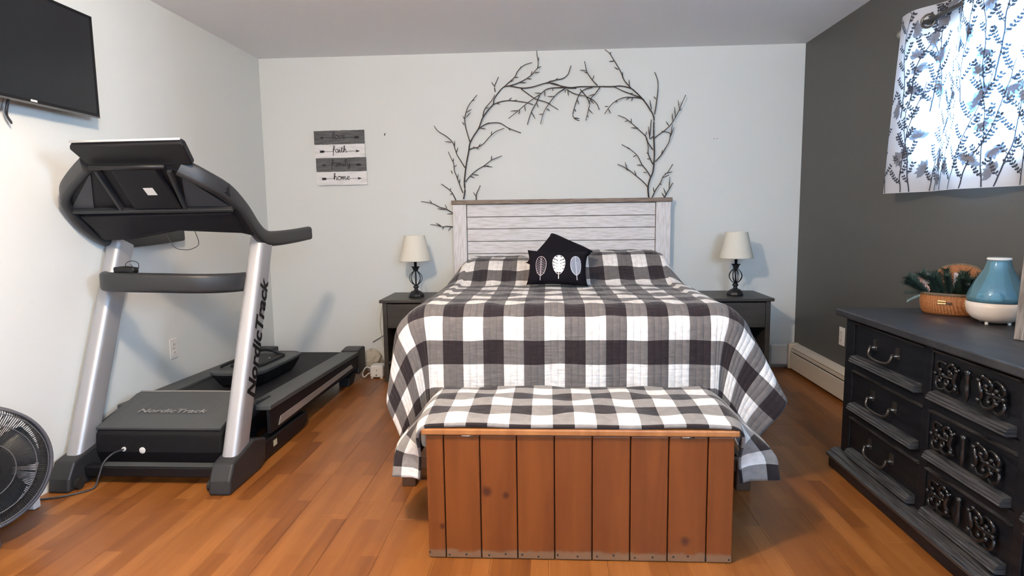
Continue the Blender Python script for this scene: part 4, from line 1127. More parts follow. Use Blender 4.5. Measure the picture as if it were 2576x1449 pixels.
# ------------------------------------------------------------------ wall sign of four boards
t = thing('word_sign', 'square wall sign of four grey and white boards with arrows and words', 'sign', (-1.595, 0, 1.435))
def cursive(word):
    """simple joined script: strokes for each letter on an x-height of 1"""
    arc = lambda cx, cy, rx, ry, a0, a1, n=9: [(cx + rx * cos(a0 + (a1 - a0) * i / n), cy + ry * sin(a0 + (a1 - a0) * i / n)) for i in range(n + 1)]
    L_ = {'l': (0.55, [[(0, .1), (.3, .9), (.42, 1.75), (.28, 2.0), (.15, 1.6), (.12, .5), (.25, .05), (.55, .25)]]),
          'o': (0.75, [arc(.35, .5, .33, .5, pi * .6, pi * 2.6, 14) + [(.75, .75)]]),
          'v': (0.75, [[(0, .75), (.12, .95), (.22, .3), (.35, .02), (.55, .6), (.58, 1.0), (.75, .8)]]),
          'e': (0.65, [[(0, .3), (.3, .45), (.5, .75), (.32, 1.0), (.1, .7), (.12, .2), (.35, 0), (.65, .25)]]),
          'f': (0.6, [[(0, .1), (.35, 1.1), (.45, 1.8), (.3, 2.0), (.2, 1.5), (.16, .0), (.1, -.85), (.0, -.8)], [(.0, .8), (.5, .9)]]),
          'a': (0.8, [arc(.33, .5, .32, .48, pi * .3, pi * 2.3, 14), [(.6, .95), (.56, .2), (.66, 0), (.8, .2)]]),
          'i': (0.4, [[(0, .3), (.15, .95), (.14, .2), (.25, 0), (.4, .25)], [(.17, 1.4), (.2, 1.5)]]),
          't': (0.5, [[(0, .3), (.2, 1.0), (.24, 1.7), (.2, .3), (.3, 0), (.5, .25)], [(0, 1.15), (.42, 1.22)]]),
          'h': (0.8, [[(0, .2), (.25, 1.1), (.35, 1.8), (.22, 2.0), (.15, 1.5), (.14, 0), (.25, .7), (.45, 1.0), (.56, .7), (.55, .15), (.65, 0), (.8, .25)]]),
          'm': (1.1, [[(0, .7), (.1, .95), (.13, 0), (.25, .75), (.42, .95), (.47, 0), (.6, .75), (.78, .95), (.84, .2), (.92, 0), (1.1, .25)]]),
          'y': (0.7, [[(0, .8), (.1, .95), (.14, .25), (.3, .02), (.5, .5), (.55, .95), (.5, -.4), (.35, -.85), (.2, -.6), (.7, .3)]])}
    x = 0; out = []
    for ch in word:
        adv, st = L_[ch]
        out += [[(x + a, b) for a, b in s] for s in st]; x += adv
    return x, out
TILT = 0.018
for k, word in enumerate(('love', 'faith', 'family', 'home')):
    z1 = 1.848 - k * 0.1035; z0 = z1 - 0.1020; dx = 0.0035 * k
    xa, xb = -1.795 + dx, -1.406 + dx
    bm = B(); n = 24; rr = random.Random(k); row = [[], [], [], []]
    for i in range(n + 1):
        x = xa + (xb - xa) * i / n; e0 = rr.uniform(-.0012, .0012); e1 = rr.uniform(-.0012, .0012)
        for q, (yy_, zz_) in enumerate(((-0.004, z0 + e0), (-0.022, z0 + e0), (-0.022, z1 + e1), (-0.004, z1 + e1))):
            row[q].append(bm.verts.new((x, yy_, zz_ + (x - xa) * TILT * 0.4)))
    for i in range(n):
        for q in range(4): bm.faces.new([row[q][i], row[q][i + 1], row[(q + 1) % 4][i + 1], row[(q + 1) % 4][i]])
    bm.faces.new([row[q][0] for q in range(4)]); bm.faces.new([row[q][n] for q in (3, 2, 1, 0)])
    bd = obj('board', bm, M['signgrey' if k % 2 == 0 else 'signwhite'], t)
    zc = (z0 + z1) / 2 + 0.003; xm = (xa + xb) / 2
    P = lambda a, b: (a, -0.0232, b)
    wd, strokes = cursive(word); xh = 0.025; ws = {'love': 0.100, 'faith': 0.112, 'family': 0.148, 'home': 0.130}[word] / wd
    bm = B(); left = xm - wd * ws / 2
    for s in strokes:
        pts = catmull([(a, b, 0) for a, b in s], 4)
        ribbon_uv(bm, P, [(left + p.x * ws, zc - 0.012 + p.y * xh) for p in pts], 0.0024)
    obj('word', bm, M['signink'], bd)
    zl = zc - 0.004; rgt = left + wd * ws
    def head(x, s): bm.faces.new([bm.verts.new(P(*p)) for p in ((x + s * 0.036, zl), (x, zl + 0.011), (x + s * 0.008, zl), (x, zl - 0.011))])
    def tail(x, s):
        bm.faces.new([bm.verts.new(P(*p)) for p in ((x, zl + 0.008), (x + s * 0.008, zl), (x, zl - 0.009), (x + s * 0.032, zl - 0.009), (x + s * 0.044, zl), (x + s * 0.032, zl + 0.009))])
    for a, b, fn in (((xa + 0.05, left - 0.002), 0, 'L'), ((rgt, xb - 0.055), 0, 'R')):
        bm = B(); ribbon_uv(bm, P, [(a[0], zl), (a[1], zl)], 0.0014)
        if fn == 'L': (tail(xa + 0.034, 1) if k % 2 else head(xa + 0.075, -1))
        else: (head(xb - 0.072, 1) if k % 2 else tail(xb - 0.034, -1))
        obj('arrow', bm, M['signink'], bd, kind=None)

# ------------------------------------------------------------------ twig garlands pinned above the headboard: (x, z) on the wall in millimetres
GARLAND_A = ([(-647, 1316), (-636, 1381), (-639, 1446), (-628, 1538), (-617, 1603), (-601, 1676), (-591, 1731), (-562, 1785), (-523, 1839), (-504, 1884), (-489, 1920), (-441, 1982), (-408, 2018), (-403, 2053), (-365, 2106), (-328, 2141), (-281, 2147), (-190, 2129), (-107, 2136), (-15, 2160), (58, 2154), (122, 2126), (213, 2119)], [
  ([(-651, 1362), (-673, 1419), (-695, 1484), (-713, 1531), (-717, 1586), (-735, 1623), (-755, 1672)], [((-713, 1558), (-693, 1572)), ((-728, 1508), (-737, 1533)), ((-691, 1465), (-685, 1507)), ((-677, 1437), (-672, 1470)), ((-721, 1595), (-714, 1623))]),
  ([(-632, 1552), (-669, 1613), (-691, 1650), (-705, 1696), (-722, 1743), (-764, 1785), (-810, 1813), (-838, 1836), (-856, 1864)], [((-727, 1743), (-779, 1748)), ((-709, 1706), (-705, 1756)), ((-696, 1664), (-684, 1705))]),
  ([(-630, 1446), (-601, 1482), (-543, 1532), (-486, 1564), (-429, 1604), (-349, 1635)], [((-591, 1487), (-558, 1473)), ((-577, 1501), (-530, 1495)), ((-486, 1564), (-422, 1553)), ((-496, 1559), (-449, 1563)), ((-431, 1604), (-427, 1638))]),
  ([(-597, 1685), (-568, 1698), (-530, 1702), (-483, 1729), (-436, 1778), (-388, 1814), (-327, 1835)], [((-549, 1701), (-521, 1688)), ((-526, 1707), (-509, 1729)), ((-426, 1787), (-421, 1817)), ((-568, 1694), (-557, 1710))]),
  ([(-591, 1745), (-608, 1804), (-621, 1859), (-625, 1914), (-614, 1959), (-595, 2004), (-571, 2035), (-528, 2083)], [((-622, 1905), (-643, 1937)), ((-630, 1869), (-647, 1892)), ((-615, 1923), (-577, 1958)), ((-610, 1959), (-572, 1983)), ((-571, 2039), (-547, 2050))]),
  ([(-519, 1839), (-471, 1870), (-424, 1880), (-359, 1877), (-304, 1844), (-249, 1820), (-202, 1803)], [((-481, 1865), (-443, 1885)), ((-509, 1843), (-467, 1836)), ((-295, 1839), (-281, 1818))]),
  ([(-489, 1920), (-479, 1965), (-460, 1996), (-422, 2036), (-393, 2080)], [((-441, 1996), (-465, 1983))]),
  ([(-393, 2107), (-397, 2147), (-383, 2178), (-365, 2214)], [((-397, 2147), (-420, 2179))]),
  ([(-328, 2141), (-290, 2172), (-244, 2211), (-225, 2246), (-197, 2276), (-160, 2297), (-114, 2308)], [((-290, 2176), (-253, 2184)), ((-248, 2208), (-216, 2210)), ((-206, 2263), (-197, 2285))]),
  ([(-309, 2145), (-235, 2161), (-171, 2187), (-124, 2216), (-97, 2242), (-74, 2268), (-69, 2312), (-77, 2357), (-79, 2390)], [((-207, 2170), (-157, 2166)), ((-152, 2195), (-120, 2194)), ((-124, 2216), (-113, 2247)), ((-97, 2234), (-58, 2237)), ((-78, 2264), (-48, 2281)), ((-70, 2313), (-63, 2343))]),
  ([(-413, 2013), (-357, 2034), (-292, 2042), (-237, 2036), (-163, 2025), (-108, 2006)], [((-292, 2044), (-269, 2064)), ((-264, 2037), (-227, 2045)), ((-385, 2026), (-357, 2016))]),
  ([(-199, 2125), (-144, 2083), (-89, 2046), (-16, 2022), (30, 1994), (76, 1964)], [((-16, 2022), (21, 2008))]),
  ([(122, 2126), (31, 2124), (-15, 2111), (-52, 2081), (-108, 2047), (-172, 2003), (-219, 1964), (-294, 1907)], [((-219, 1964), (-279, 1963)), ((-210, 1968), (-215, 1934)), ((-172, 1999), (-168, 1958)), ((-24, 2103), (-20, 2062)), ((-43, 2085), (-98, 2088)), ((40, 2119), (35, 2101))]),
  ([(-61, 2072), (-80, 2028), (-113, 1975), (-136, 1921), (-154, 1863)], [((-122, 1953), (-95, 1903)), ((-85, 2024), (-71, 1983))]),
  ([(131, 2121), (76, 2087), (39, 2048), (2, 1999), (-30, 1946), (-54, 1861)], [((49, 2061), (-2, 2060)), ((-35, 1933), (-67, 1933)), ((-11, 1973), (16, 1959))]),
  ([(-15, 2160), (58, 2181), (113, 2191), (150, 2218), (164, 2253), (173, 2280)], [((58, 2181), (77, 2194)), ((4, 2164), (26, 2182))]),
  ([(-709, 1307), (-736, 1368), (-773, 1402), (-815, 1432)], [((-750, 1383), (-743, 1401)), ((-736, 1359), (-751, 1350))]),
  ([(-552, 1305), (-547, 1352), (-527, 1389), (-515, 1416)], [((-550, 1333), (-573, 1366))]),
  ([(-702, 1190), (-777, 1238), (-834, 1257), (-891, 1286), (-976, 1302)], [((-787, 1238), (-853, 1245)), ((-891, 1286), (-909, 1310)), ((-777, 1238), (-791, 1276)), ((-735, 1204), (-783, 1203))]),
  ([(-704, 1100), (-783, 1110), (-814, 1105), (-849, 1117), (-910, 1125)], [((-807, 1103), (-818, 1085)), ((-749, 1102), (-772, 1073)), ((-828, 1113), (-867, 1135))]),
])
GARLAND_B = ([(757, 1305), (747, 1378), (760, 1442), (782, 1496), (790, 1578), (791, 1650), (787, 1740), (785, 1830), (784, 1901), (749, 1965), (703, 2028), (649, 2082), (612, 2110), (540, 2127), (477, 2124), (386, 2126), (314, 2127), (241, 2129), (168, 2125), (95, 2140), (22, 2158)], [
  ([(747, 1383), (710, 1425), (655, 1471), (609, 1508), (563, 1536), (517, 1555)], [((590, 1522), (573, 1571)), ((599, 1510), (579, 1520)), ((659, 1466), (643, 1510))]),
  ([(765, 1460), (737, 1506), (700, 1552), (681, 1589), (662, 1621), (616, 1662), (548, 1702)], [((658, 1621), (631, 1608)), ((612, 1667), (591, 1681)), ((704, 1545), (663, 1551)), ((737, 1493), (709, 1493))]),
  ([(780, 1659), (743, 1714), (725, 1759), (670, 1810), (624, 1851), (569, 1893), (519, 1912)], [((596, 1874), (567, 1866)), ((619, 1856), (616, 1892)), ((670, 1819), (615, 1823)), ((725, 1764), (731, 1795))]),
  ([(782, 1551), (763, 1587), (744, 1633), (744, 1678), (734, 1723), (725, 1742)], [((758, 1592), (737, 1592)), ((749, 1624), (733, 1640))]),
  ([(784, 1758), (757, 1741), (760, 1795), (767, 1880)], [((756, 1750), (746, 1831))]),
  ([(793, 1745), (824, 1771), (869, 1801), (913, 1845), (940, 1889), (966, 1942), (983, 1986), (1009, 2047)], [((961, 1933), (984, 1949)), ((966, 1951), (954, 2011)), ((940, 1889), (931, 1965)), ((922, 1863), (919, 1923)), ((896, 1828), (872, 1864)), ((842, 1793), (874, 1788))]),
  ([(800, 1573), (844, 1622), (871, 1667), (897, 1711), (906, 1756), (901, 1778), (869, 1788)], [((844, 1622), (853, 1658)), ((906, 1747), (932, 1818)), ((910, 1756), (921, 1845))]),
  ([(790, 1919), (799, 1972), (807, 2043), (812, 2096), (808, 2158), (785, 2218)], [((798, 2026), (780, 2045)), ((767, 1955), (753, 2022))]),
  ([(713, 2023), (676, 2039), (622, 2043), (568, 2042), (514, 2023), (477, 1997), (446, 1962), (419, 1923)], [((446, 1976), (418, 1976)), ((446, 1958), (464, 1926)), ((514, 2019), (500, 2006)), ((604, 2043), (577, 2022)), ((627, 2040), (618, 2016))]),
  ([(690, 2041), (622, 2065), (558, 2089), (513, 2110), (477, 2126)], [((604, 2070), (631, 2072))]),
  ([(617, 2109), (567, 2164), (548, 2208), (530, 2244), (503, 2289), (480, 2324), (457, 2360), (421, 2389)], [((553, 2182), (553, 2230)), ((603, 2127), (601, 2172)), ((521, 2244), (490, 2261)), ((494, 2306), (453, 2306)), ((462, 2355), (465, 2373))]),
  ([(368, 2133), (332, 2170), (304, 2206), (286, 2237), (272, 2303)], [((286, 2237), (236, 2247)), ((300, 2219), (268, 2231)), ((332, 2174), (342, 2205))]),
  ([(332, 2121), (277, 2109), (241, 2083), (218, 2039), (195, 1968), (186, 1923), (204, 1896), (236, 1882)], [((195, 1905), (236, 1900)), ((218, 2039), (232, 1999)), ((200, 1968), (209, 1950))]),
  ([(241, 2110), (286, 2055), (309, 2001), (300, 1957), (282, 1881)], [((300, 1966), (332, 1929)), ((291, 1921), (300, 1903))]),
  ([(386, 2120), (350, 2072), (323, 2045), (305, 2001)], [((350, 2072), (300, 2055))]),
  ([(286, 2055), (332, 2032), (364, 2000), (382, 1959)], [((314, 2037), (341, 2001))]),
  ([(140, 2112), (195, 2080), (241, 2065), (286, 2055)], [((150, 2103), (154, 2067)), ((131, 2112), (129, 2090))]),
  ([(780, 1304), (802, 1359), (838, 1413), (856, 1459), (892, 1494), (927, 1550)], [((794, 1341), (786, 1382)), ((829, 1404), (849, 1404)), ((851, 1450), (901, 1472)), ((869, 1481), (928, 1496))]),
  ([(872, 1303), (890, 1344), (912, 1380), (931, 1414)], [((903, 1371), (909, 1458)), ((872, 1308), (851, 1342)), ((881, 1326), (862, 1377))]),
])


def garland(label, data, ph):
    stem, twigs = data
    t = thing('twig_garland', label, 'garland', (stem[0][0] / 1000, -0.01, stem[0][1] / 1000), 'twig garlands over the headboard')
    dep = lambda x, z, k: -0.014 if z < 1312 and x > -745 else -0.022 - 0.010 * (1 + sin(x * 0.011 + z * 0.007 + k)) * 0.5
    bm = B(); tube(bm, [(x / 1000, dep(x, z, ph), z / 1000) for x, z in stem], 0.0058, 6, 3, r1=0.0036)
    obj('stem', bm, M['branch'], t, smooth=True)
    for i, (main, sprigs) in enumerate(twigs):
        n = len(main)
        off = lambda j: -0.028 * (j / max(1, n - 1)) ** 1.3 * (0.5 + 0.5 * sin(i * 2.3 + ph))
        pts = [(x / 1000, dep(x, z, ph) + off(j), z / 1000) for j, (x, z) in enumerate(main)]
        bm = B(); tube(bm, pts, 0.0041, 6, 3, r1=0.0026)
        for k, (a, b) in enumerate(sprigs):
            jn = min(range(n), key=lambda q: (main[q][0] - a[0]) ** 2 + (main[q][1] - a[1]) ** 2)
            ya = pts[jn][1]; yb = ya - 0.012 * sin(k * 2 + i)
            mx_ = ((a[0] * .5 + b[0] * .5) / 1000, (ya + yb) / 2, (a[1] * .5 + b[1] * .5) / 1000)
            sweep(bm, [(a[0] / 1000, ya, a[1] / 1000), mx_, (b[0] / 1000, yb, b[1] / 1000)], circ(0.0028, 5), scale=[0.8, 1.25, 0.5])
        obj('twig', bm, M['branch'], t, smooth=True)


garland('dark twig garland arching up the wall on the word sign\'s side of the bed', GARLAND_A, 0.0)
garland('dark twig garland arching up the wall on the charcoal wall\'s side of the bed', GARLAND_B, 1.7)

# ------------------------------------------------------------------ dresser
DXF, DXB, DY0, DY1, DH = 1.345, 1.860, -3.650, -1.950, 0.745
t = thing('dresser', 'long black painted dresser with carved scroll pulls and nine drawers', 'dresser', ((DXF + DXB) / 2, (DY0 + DY1) / 2, 0))
KW, KT, KO = M['blackwood'], M['blacktop'], M['blackworn']
obj('top', bx(1.306, DXB + 0.004, DY0 - 0.028, DY1 + 0.030, DH - 0.030, DH), KT, t, bevel=0.005)
obj('carcass', bx(DXF + 0.016, DXB, DY0, DY1, 0.06, DH - 0.031), KW, t)
obj('plinth', bx(DXF - 0.040, DXB, DY0 - 0.025, DY1 + 0.030, 0.0, 0.050), KW, t, bevel=0.006)
bm = B()
prism(bm, [(DXF - 0.048, DY0 - 0.03, 0.051), (DXF - 0.050, DY0 - 0.03, 0.064), (DXF - 0.034, DY0 - 0.03, 0.070), (DXF - 0.030, DY0 - 0.03, 0.078), (DXF - 0.012, DY0 - 0.03, 0.086), (DXF + 0.02, DY0 - 0.03, 0.088), (DXF + 0.02, DY0 - 0.03, 0.051)], (0, DY1 - DY0 + 0.065, 0))
obj('base_moulding', bm, KO, t)
cols = [(-2.548, -2.022), (-3.012, -2.588), (-3.578, -3.052)]
rows = [(0.520, 0.704), (0.306, 0.487), (0.097, 0.274)]
edges = [DY1] + [v for c in cols for v in (c[1], c[0])] + [DY0]
for k in range(0, 8, 2):
    a, b = sorted((edges[k], edges[k + 1])); obj('stile', bx(DXF, DXF + 0.017, a, b, 0.089, DH - 0.031), KW, t, bevel=0.003)
for ya, yb in cols:
    for za, zb in ((0.705, 0.714), (0.488, 0.519), (0.275, 0.305), (0.089, 0.096)):
        obj('rail', bx(DXF + 0.001, DXF + 0.017, ya, yb, za, zb), KW, t)


def scroll_ornament(yc, zc, s):
    """scrolled iron pull plate: mirrored S and C scrolls with round buds and a drop in the middle"""
    bm = B(); x = DXF - 0.006
    if True:
        Q = lambda a, b, d=0.0: (x - 0.006 - d, yc - s * a, zc + b)
        for pts, r in ((((0.052, 0.030), (0.075, 0.046), (0.100, 0.036), (0.104, 0.014), (0.088, 0.004), (0.078, 0.016), (0.088, 0.024)), 0.0062),
                       (((0.055, -0.028), (0.078, -0.046), (0.108, -0.042), (0.120, -0.020), (0.106, -0.006), (0.094, -0.018), (0.102, -0.027)), 0.0062),
                       (((0.112, 0.040), (0.138, 0.046), (0.158, 0.030), (0.154, 0.008), (0.138, 0.004), (0.132, 0.018)), 0.0058),
                       (((0.116, -0.044), (0.142, -0.050), (0.162, -0.034), (0.156, -0.012), (0.140, -0.008), (0.134, -0.022)), 0.0058),
                       (((0.046, 0.040), (0.060, 0.012), (0.066, -0.012), (0.050, -0.042)), 0.0070),
                       (((0.078, 0.000), (0.106, 0.000), (0.134, -0.002), (0.164, 0.000)), 0.0065)):
            pp = catmull([Q(a, b, 0.004 * sin(i * 1.4)) for i, (a, b) in enumerate(pts)], 3)
            sweep(bm, pp, circ(r, 6), up=(1, 0, 0), scale=[0.65 + 0.5 * sin(pi * i / (len(pp) - 1)) for i in range(len(pp))])
        for a, b in ((0.052, 0.032), (0.088, 0.022), (0.102, -0.025), (0.134, 0.018), (0.136, -0.021), (0.055, -0.030), (0.162, 0.0), (0.120, 0.004), (0.072, 0.048)):
            ball(bm, Q(a, b, 0.005), 0.0085, 8)
    return bm


_cache = {}
for ci, (ya, yb) in enumerate(cols):
    for ri, (za, zb) in enumerate(rows):
        key = ci % 2
        yc = (ya + yb) / 2
        d = obj('drawer', bx(DXF + 0.006, DXF + 0.0165, ya + 0.003, yb - 0.003, za + 0.002, zb - 0.002), KW, t, bevel=0.002)
        bm = B(); prism(bm, [(DXF - 0.010, ya + 0.006, zb - 0.004), (DXF + 0.006, ya + 0.006, zb - 0.004), (DXF + 0.006, ya + 0.006, zb - 0.016), (DXF - 0.002, ya + 0.006, zb - 0.014)], (0, yb - ya - 0.012, 0))
        obj('top_bead', bm, KO, d)
        bm = B()                                           # reeded ledge along the bottom of the drawer
        lg = [(DXF + 0.006, za + 0.003), (DXF - 0.024, za + 0.004), (DXF - 0.030, za + 0.009), (DXF - 0.026, za + 0.013), (DXF - 0.028, za + 0.018), (DXF - 0.022, za + 0.022), (DXF - 0.023, za + 0.027), (DXF - 0.014, za + 0.032), (DXF + 0.006, za + 0.036)]
        prism(bm, [(a, ya + 0.020, b) for a, b in lg], (0, yb - ya - 0.040, 0)); obj('ledge', bm, KO, d)
        zc = za + 0.108
        if key == 0:
            for sy in (-0.083, 0.083):
                h = B(); lathe(h, [(0.010, 0.0), (0.012, -0.004), (0.009, -0.009), (0.006, -0.020), (0.008, -0.026), (0.001, -0.029)], (DXF + 0.006, yc + sy, zc - 0.006), 12, 'x')
                obox(h, (DXF + 0.001, yc + sy, zc + 0.004), (1, 0, 0), (0, 1, 0), (0, 0, 1), 0.004, 0.010, 0.022)
                obj('pull_mount', h, M['antique'], d)
            bm = B(); tube(bm, [(DXF - 0.020, yc - 0.083, zc - 0.006), (DXF - 0.026, yc - 0.080, zc - 0.026), (DXF - 0.030, yc - 0.060, zc - 0.040), (DXF - 0.030, yc, zc - 0.046), (DXF - 0.030, yc + 0.060, zc - 0.040), (DXF - 0.026, yc + 0.080, zc - 0.026), (DXF - 0.020, yc + 0.083, zc - 0.006)], 0.0055, 8, 4)
            obj('bail', bm, M['antique'], d, smooth=True)
        else:
            for s_ in (-1, 1): obj('scroll_pull', scroll_ornament(yc, zc - 0.002, s_), M['ornament'], d, smooth=True)
            bm = B(); lathe(bm, [(0.001, 0.052), (0.012, 0.046), (0.008, 0.034), (0.010, 0.026), (0.006, 0.012), (0.009, -0.010), (0.010, -0.026), (0.006, -0.044), (0.003, -0.052), (0.001, -0.055)], (DXF - 0.014, yc, zc - 0.002), 10)
            obj('drop', bm, M['ornament'], d, smooth=True)

# ------------------------------------------------------------------ things on the dresser
ZD = DH
# wicker basket with an open lid
BC = Vector((1.692, -2.104, ZD)); E1 = Vector((0.72, -0.69, 0)); E1.normalize(); E2 = Vector((0.69, 0.72, 0)); E2.normalize()
t = thing('wicker_basket', 'small lidded wicker basket with a brass clasp, lid propped open', 'basket', BC)
def bring(a, b, z, n=36, p=2.6):
    out = []
    for k in range(n):
        th = 2 * pi * k / n; c, s = cos(th), sin(th)
        u = a * (abs(c) ** (2 / p)) * (1 if c >= 0 else -1); v = b * (abs(s) ** (2 / p)) * (1 if s >= 0 else -1)
        out.append(BC + E1 * u + E2 * v + Vector((0, 0, z)))
    return out
bm = B(); R_ = [[bm.verts.new(p) for p in bring(a, b, z)] for a, b, z in ((0.088, 0.056, 0.0), (0.100, 0.066, 0.010), (0.108, 0.073, 0.045), (0.106, 0.071, 0.085), (0.098, 0.063, 0.085), (0.095, 0.060, 0.02))]
for i in range(5):
    for k in range(36): bm.faces.new([R_[i][k], R_[i][(k + 1) % 36], R_[i + 1][(k + 1) % 36], R_[i + 1][k]])
bm.faces.new(R_[0][::-1]); bm.faces.new(R_[5])
obj('body', bm, M['wicker'], t, smooth=True)
bm = B(); tube(bm, bring(0.104, 0.069, 0.088), 0.0065, 8, closed=True); obj('rim', bm, M['wickerrim'], t, smooth=True)
bm = B(); LN = (E2 * 0.28 + Vector((0, 0, 0.96))).normalized(); lb = BC + E2 * 0.068 + Vector((0, 0, 0.092)) + E1 * 0.012
LT = E1.cross(LN)
arch = [lb + E1 * (0.100 * cos(a) * 1.0) + LN * (0.115 * max(0, sin(a)) ** 0.6) for a in [pi * k / 24 for k in range(25)]]
prism(bm, arch, LT * 0.012); obj('lid', bm, M['wicker'], t, bevel=0.003)
bm = B(); tube(bm, [p + LT * 0.006 for p in arch], 0.0065, 8); obj('lid_rim', bm, M['wickerrim'], t, smooth=True)
fp = BC - E2 * 0.073 + E1 * -0.012 + Vector((0, 0, 0.056))
bm = B()
for dz in (-0.005, 0.005): obox(bm, fp + Vector((0, 0, dz)) - E2 * 0.003, E1, E2, (0, 0, 1), 0.020 - abs(dz), 0.003, 0.0028)
cl = obj('clasp', bm, M['brass'], t, bevel=0.001)
bm = B(); obox(bm, fp - E2 * 0.006 + E1 * 0.026 - Vector((0, 0, 0.001)), E1, E2, (0, 0, 1), 0.008, 0.004, 0.004); obj('peg', bm, M['bedleg'], cl, bevel=0.001)

# greenery in the basket
rr = random.Random(11)
t = thing('pine_greenery', 'artificial pine sprigs with a pink flower spilling out of the basket', 'greenery', BC + Vector((0, 0, 0.07)))
def sprig(base, d, L_, needles, nl, m, name='sprig', w=0.0011):
    d = Vector(d).normalized(); bm = B(); base = Vector(base)
    side = d.cross(Vector((0, 0, 1)));
    if side.length < 0.05: side = Vector((1, 0, 0))
    side.normalize(); up = side.cross(d)
    cur = lambda q: base + d * (L_ * q) + Vector((0, 0, -0.14 * L_ * q * q))
    tube(bm, [cur(q / 5) for q in range(6)], 0.0018, 5)
    for i in range(needles):
        q = 0.12 + 0.88 * i / needles; a = i * 2.399; p = cur(q)
        nd = (d * 0.75 + side * cos(a) * 0.75 + up * sin(a) * 0.75).normalized() * nl * rr.uniform(0.7, 1.1)
        sv = nd.cross(Vector((0.3, 0.5, 0.8))).normalized() * w
        bm.faces.new([bm.verts.new(p - sv), bm.verts.new(p + sv), bm.verts.new(p + nd)])
    return obj(name, bm, m, t, kind=None)
for k in range(22):
    a = -1.05 + 2.1 * k / 21; u = 0.078 * sin(a * 1.2); v = rr.uniform(-0.045, 0.030)
    base = BC + E1 * u + E2 * v + Vector((0, 0, 0.075))
    d = E1 * (sin(a) * (1.0 if a < 0.3 else 0.25) + rr.uniform(-.2, .2)) - E2 * rr.uniform(0.0, 0.6) + Vector((0, 0, rr.uniform(0.55, 1.2)))
    sprig(base, d, rr.uniform(0.095, 0.140), 140, 0.036, M['pine'], w=0.0026)
sprig(BC - E1 * 0.03 + Vector((0, 0, 0.085)), (-0.2, -0.1, 1), 0.11, 70, 0.026, M['pine'], w=0.0016)
sprig(BC + E1 * 0.05 - E2 * 0.02 + Vector((0, 0, 0.08)), E1 * 0.3 - E2 * 0.5 + Vector((0, 0, 0.8)), 0.085, 50, 0.016, M['frost'], 'frosted_sprig', 0.0022)
sprig(BC - E1 * 0.085 - E2 * 0.02 + Vector((0, 0, 0.082)), -E1 * 1.0 - E2 * 0.3 + Vector((0, 0, 0.15)), 0.075, 60, 0.022, M['pine'], w=0.0016)
sprig(BC - E1 * 0.095 - E2 * 0.03 + Vector((0, 0, 0.080)), -E1 * 0.75 + Vector((0, 0, -0.35)), 0.06, 40, 0.015, M['frost'], 'frosted_sprig', 0.0022)
for k, (dd, m_) in enumerate(((0.0, 'pinkflower'), (0.9, 'petalgrey'), (-0.9, 'petalgrey'), (2.0, 'pinkflower'))):
    bm = B(); c = BC - E1 * 0.078 - E2 * 0.020 + Vector((0, 0, 0.122)); n = 10
    ax = (E1 * cos(dd + 2.6) + Vector((0, 0, 1)) * sin(dd + 2.6)).normalized(); ay = (-E2 + Vector((0, 0, 0.4))).normalized().cross(ax).normalized()
    pts = [c + ax * (0.026 + 0.026 * cos(2 * pi * q / n)) + ay * 0.016 * sin(2 * pi * q / n) - E2 * 0.008 * sin(pi * q / n) - E2 * 0.004 * k for q in range(n)]
    prism(bm, pts, E2 * 0.003); obj('petal', bm, M[m_], t)
cdn = BC + E1 * 0.012 + E2 * 0.035 + Vector((0, 0, 0.138))
bm = B(); obox(bm, cdn, E1, E2, Vector((0, 0, 1)), 0.011, 0.0012, 0.035); obj('card', bm, M['card'], t)

# blue glass diffuser
DC = (1.720, -2.335, ZD)
t = thing('aroma_diffuser', 'blue glass aroma diffuser on a milk white bowl base', 'diffuser', DC)
bm = B(); lathe(bm, [(0.001, 0.006), (0.045, 0.006), (0.075, 0.020), (0.092, 0.042), (0.098, 0.068), (0.097, 0.086), (0.090, 0.086), (0.088, 0.072), (0.001, 0.070)], DC, 40); obj('bowl', bm, M['milk'], t, smooth=True)
bm = B(); lathe(bm, [(0.097, 0.0865), (0.096, 0.105), (0.088, 0.130), (0.074, 0.160), (0.058, 0.190), (0.046, 0.212), (0.039, 0.235), (0.0375, 0.245), (0.035, 0.245), (0.036, 0.235), (0.043, 0.212), (0.055, 0.190), (0.071, 0.160), (0.085, 0.130), (0.093, 0.105), (0.094, 0.0865)], DC, 48)
obj('glass_cover', bm, M['blueglass'], t, smooth=True)
bm = B(); lathe(bm, [(0.026, 0.2455), (0.0385, 0.2455), (0.0395, 0.250), (0.0375, 0.254), (0.026, 0.253)], DC, 32); obj('rim_ring', bm, M['white'], t, smooth=True)
bm = B(); lathe(bm, [(0.001, 0.072), (0.020, 0.072), (0.018, 0.100), (0.006, 0.115), (0.001, 0.118)], DC, 20); obj('mist_nozzle', bm, M['milk'], t, smooth=True)
for a in (0.4, 2.0, 3.6, 5.2):
    bm = B(); lathe(bm, [(0.006, 0), (0.006, 0.009), (0.001, 0.010)], (DC[0] + 0.050 * cos(a), DC[1] + 0.050 * sin(a), ZD), 10); obj('foot', bm, M['white'], t)

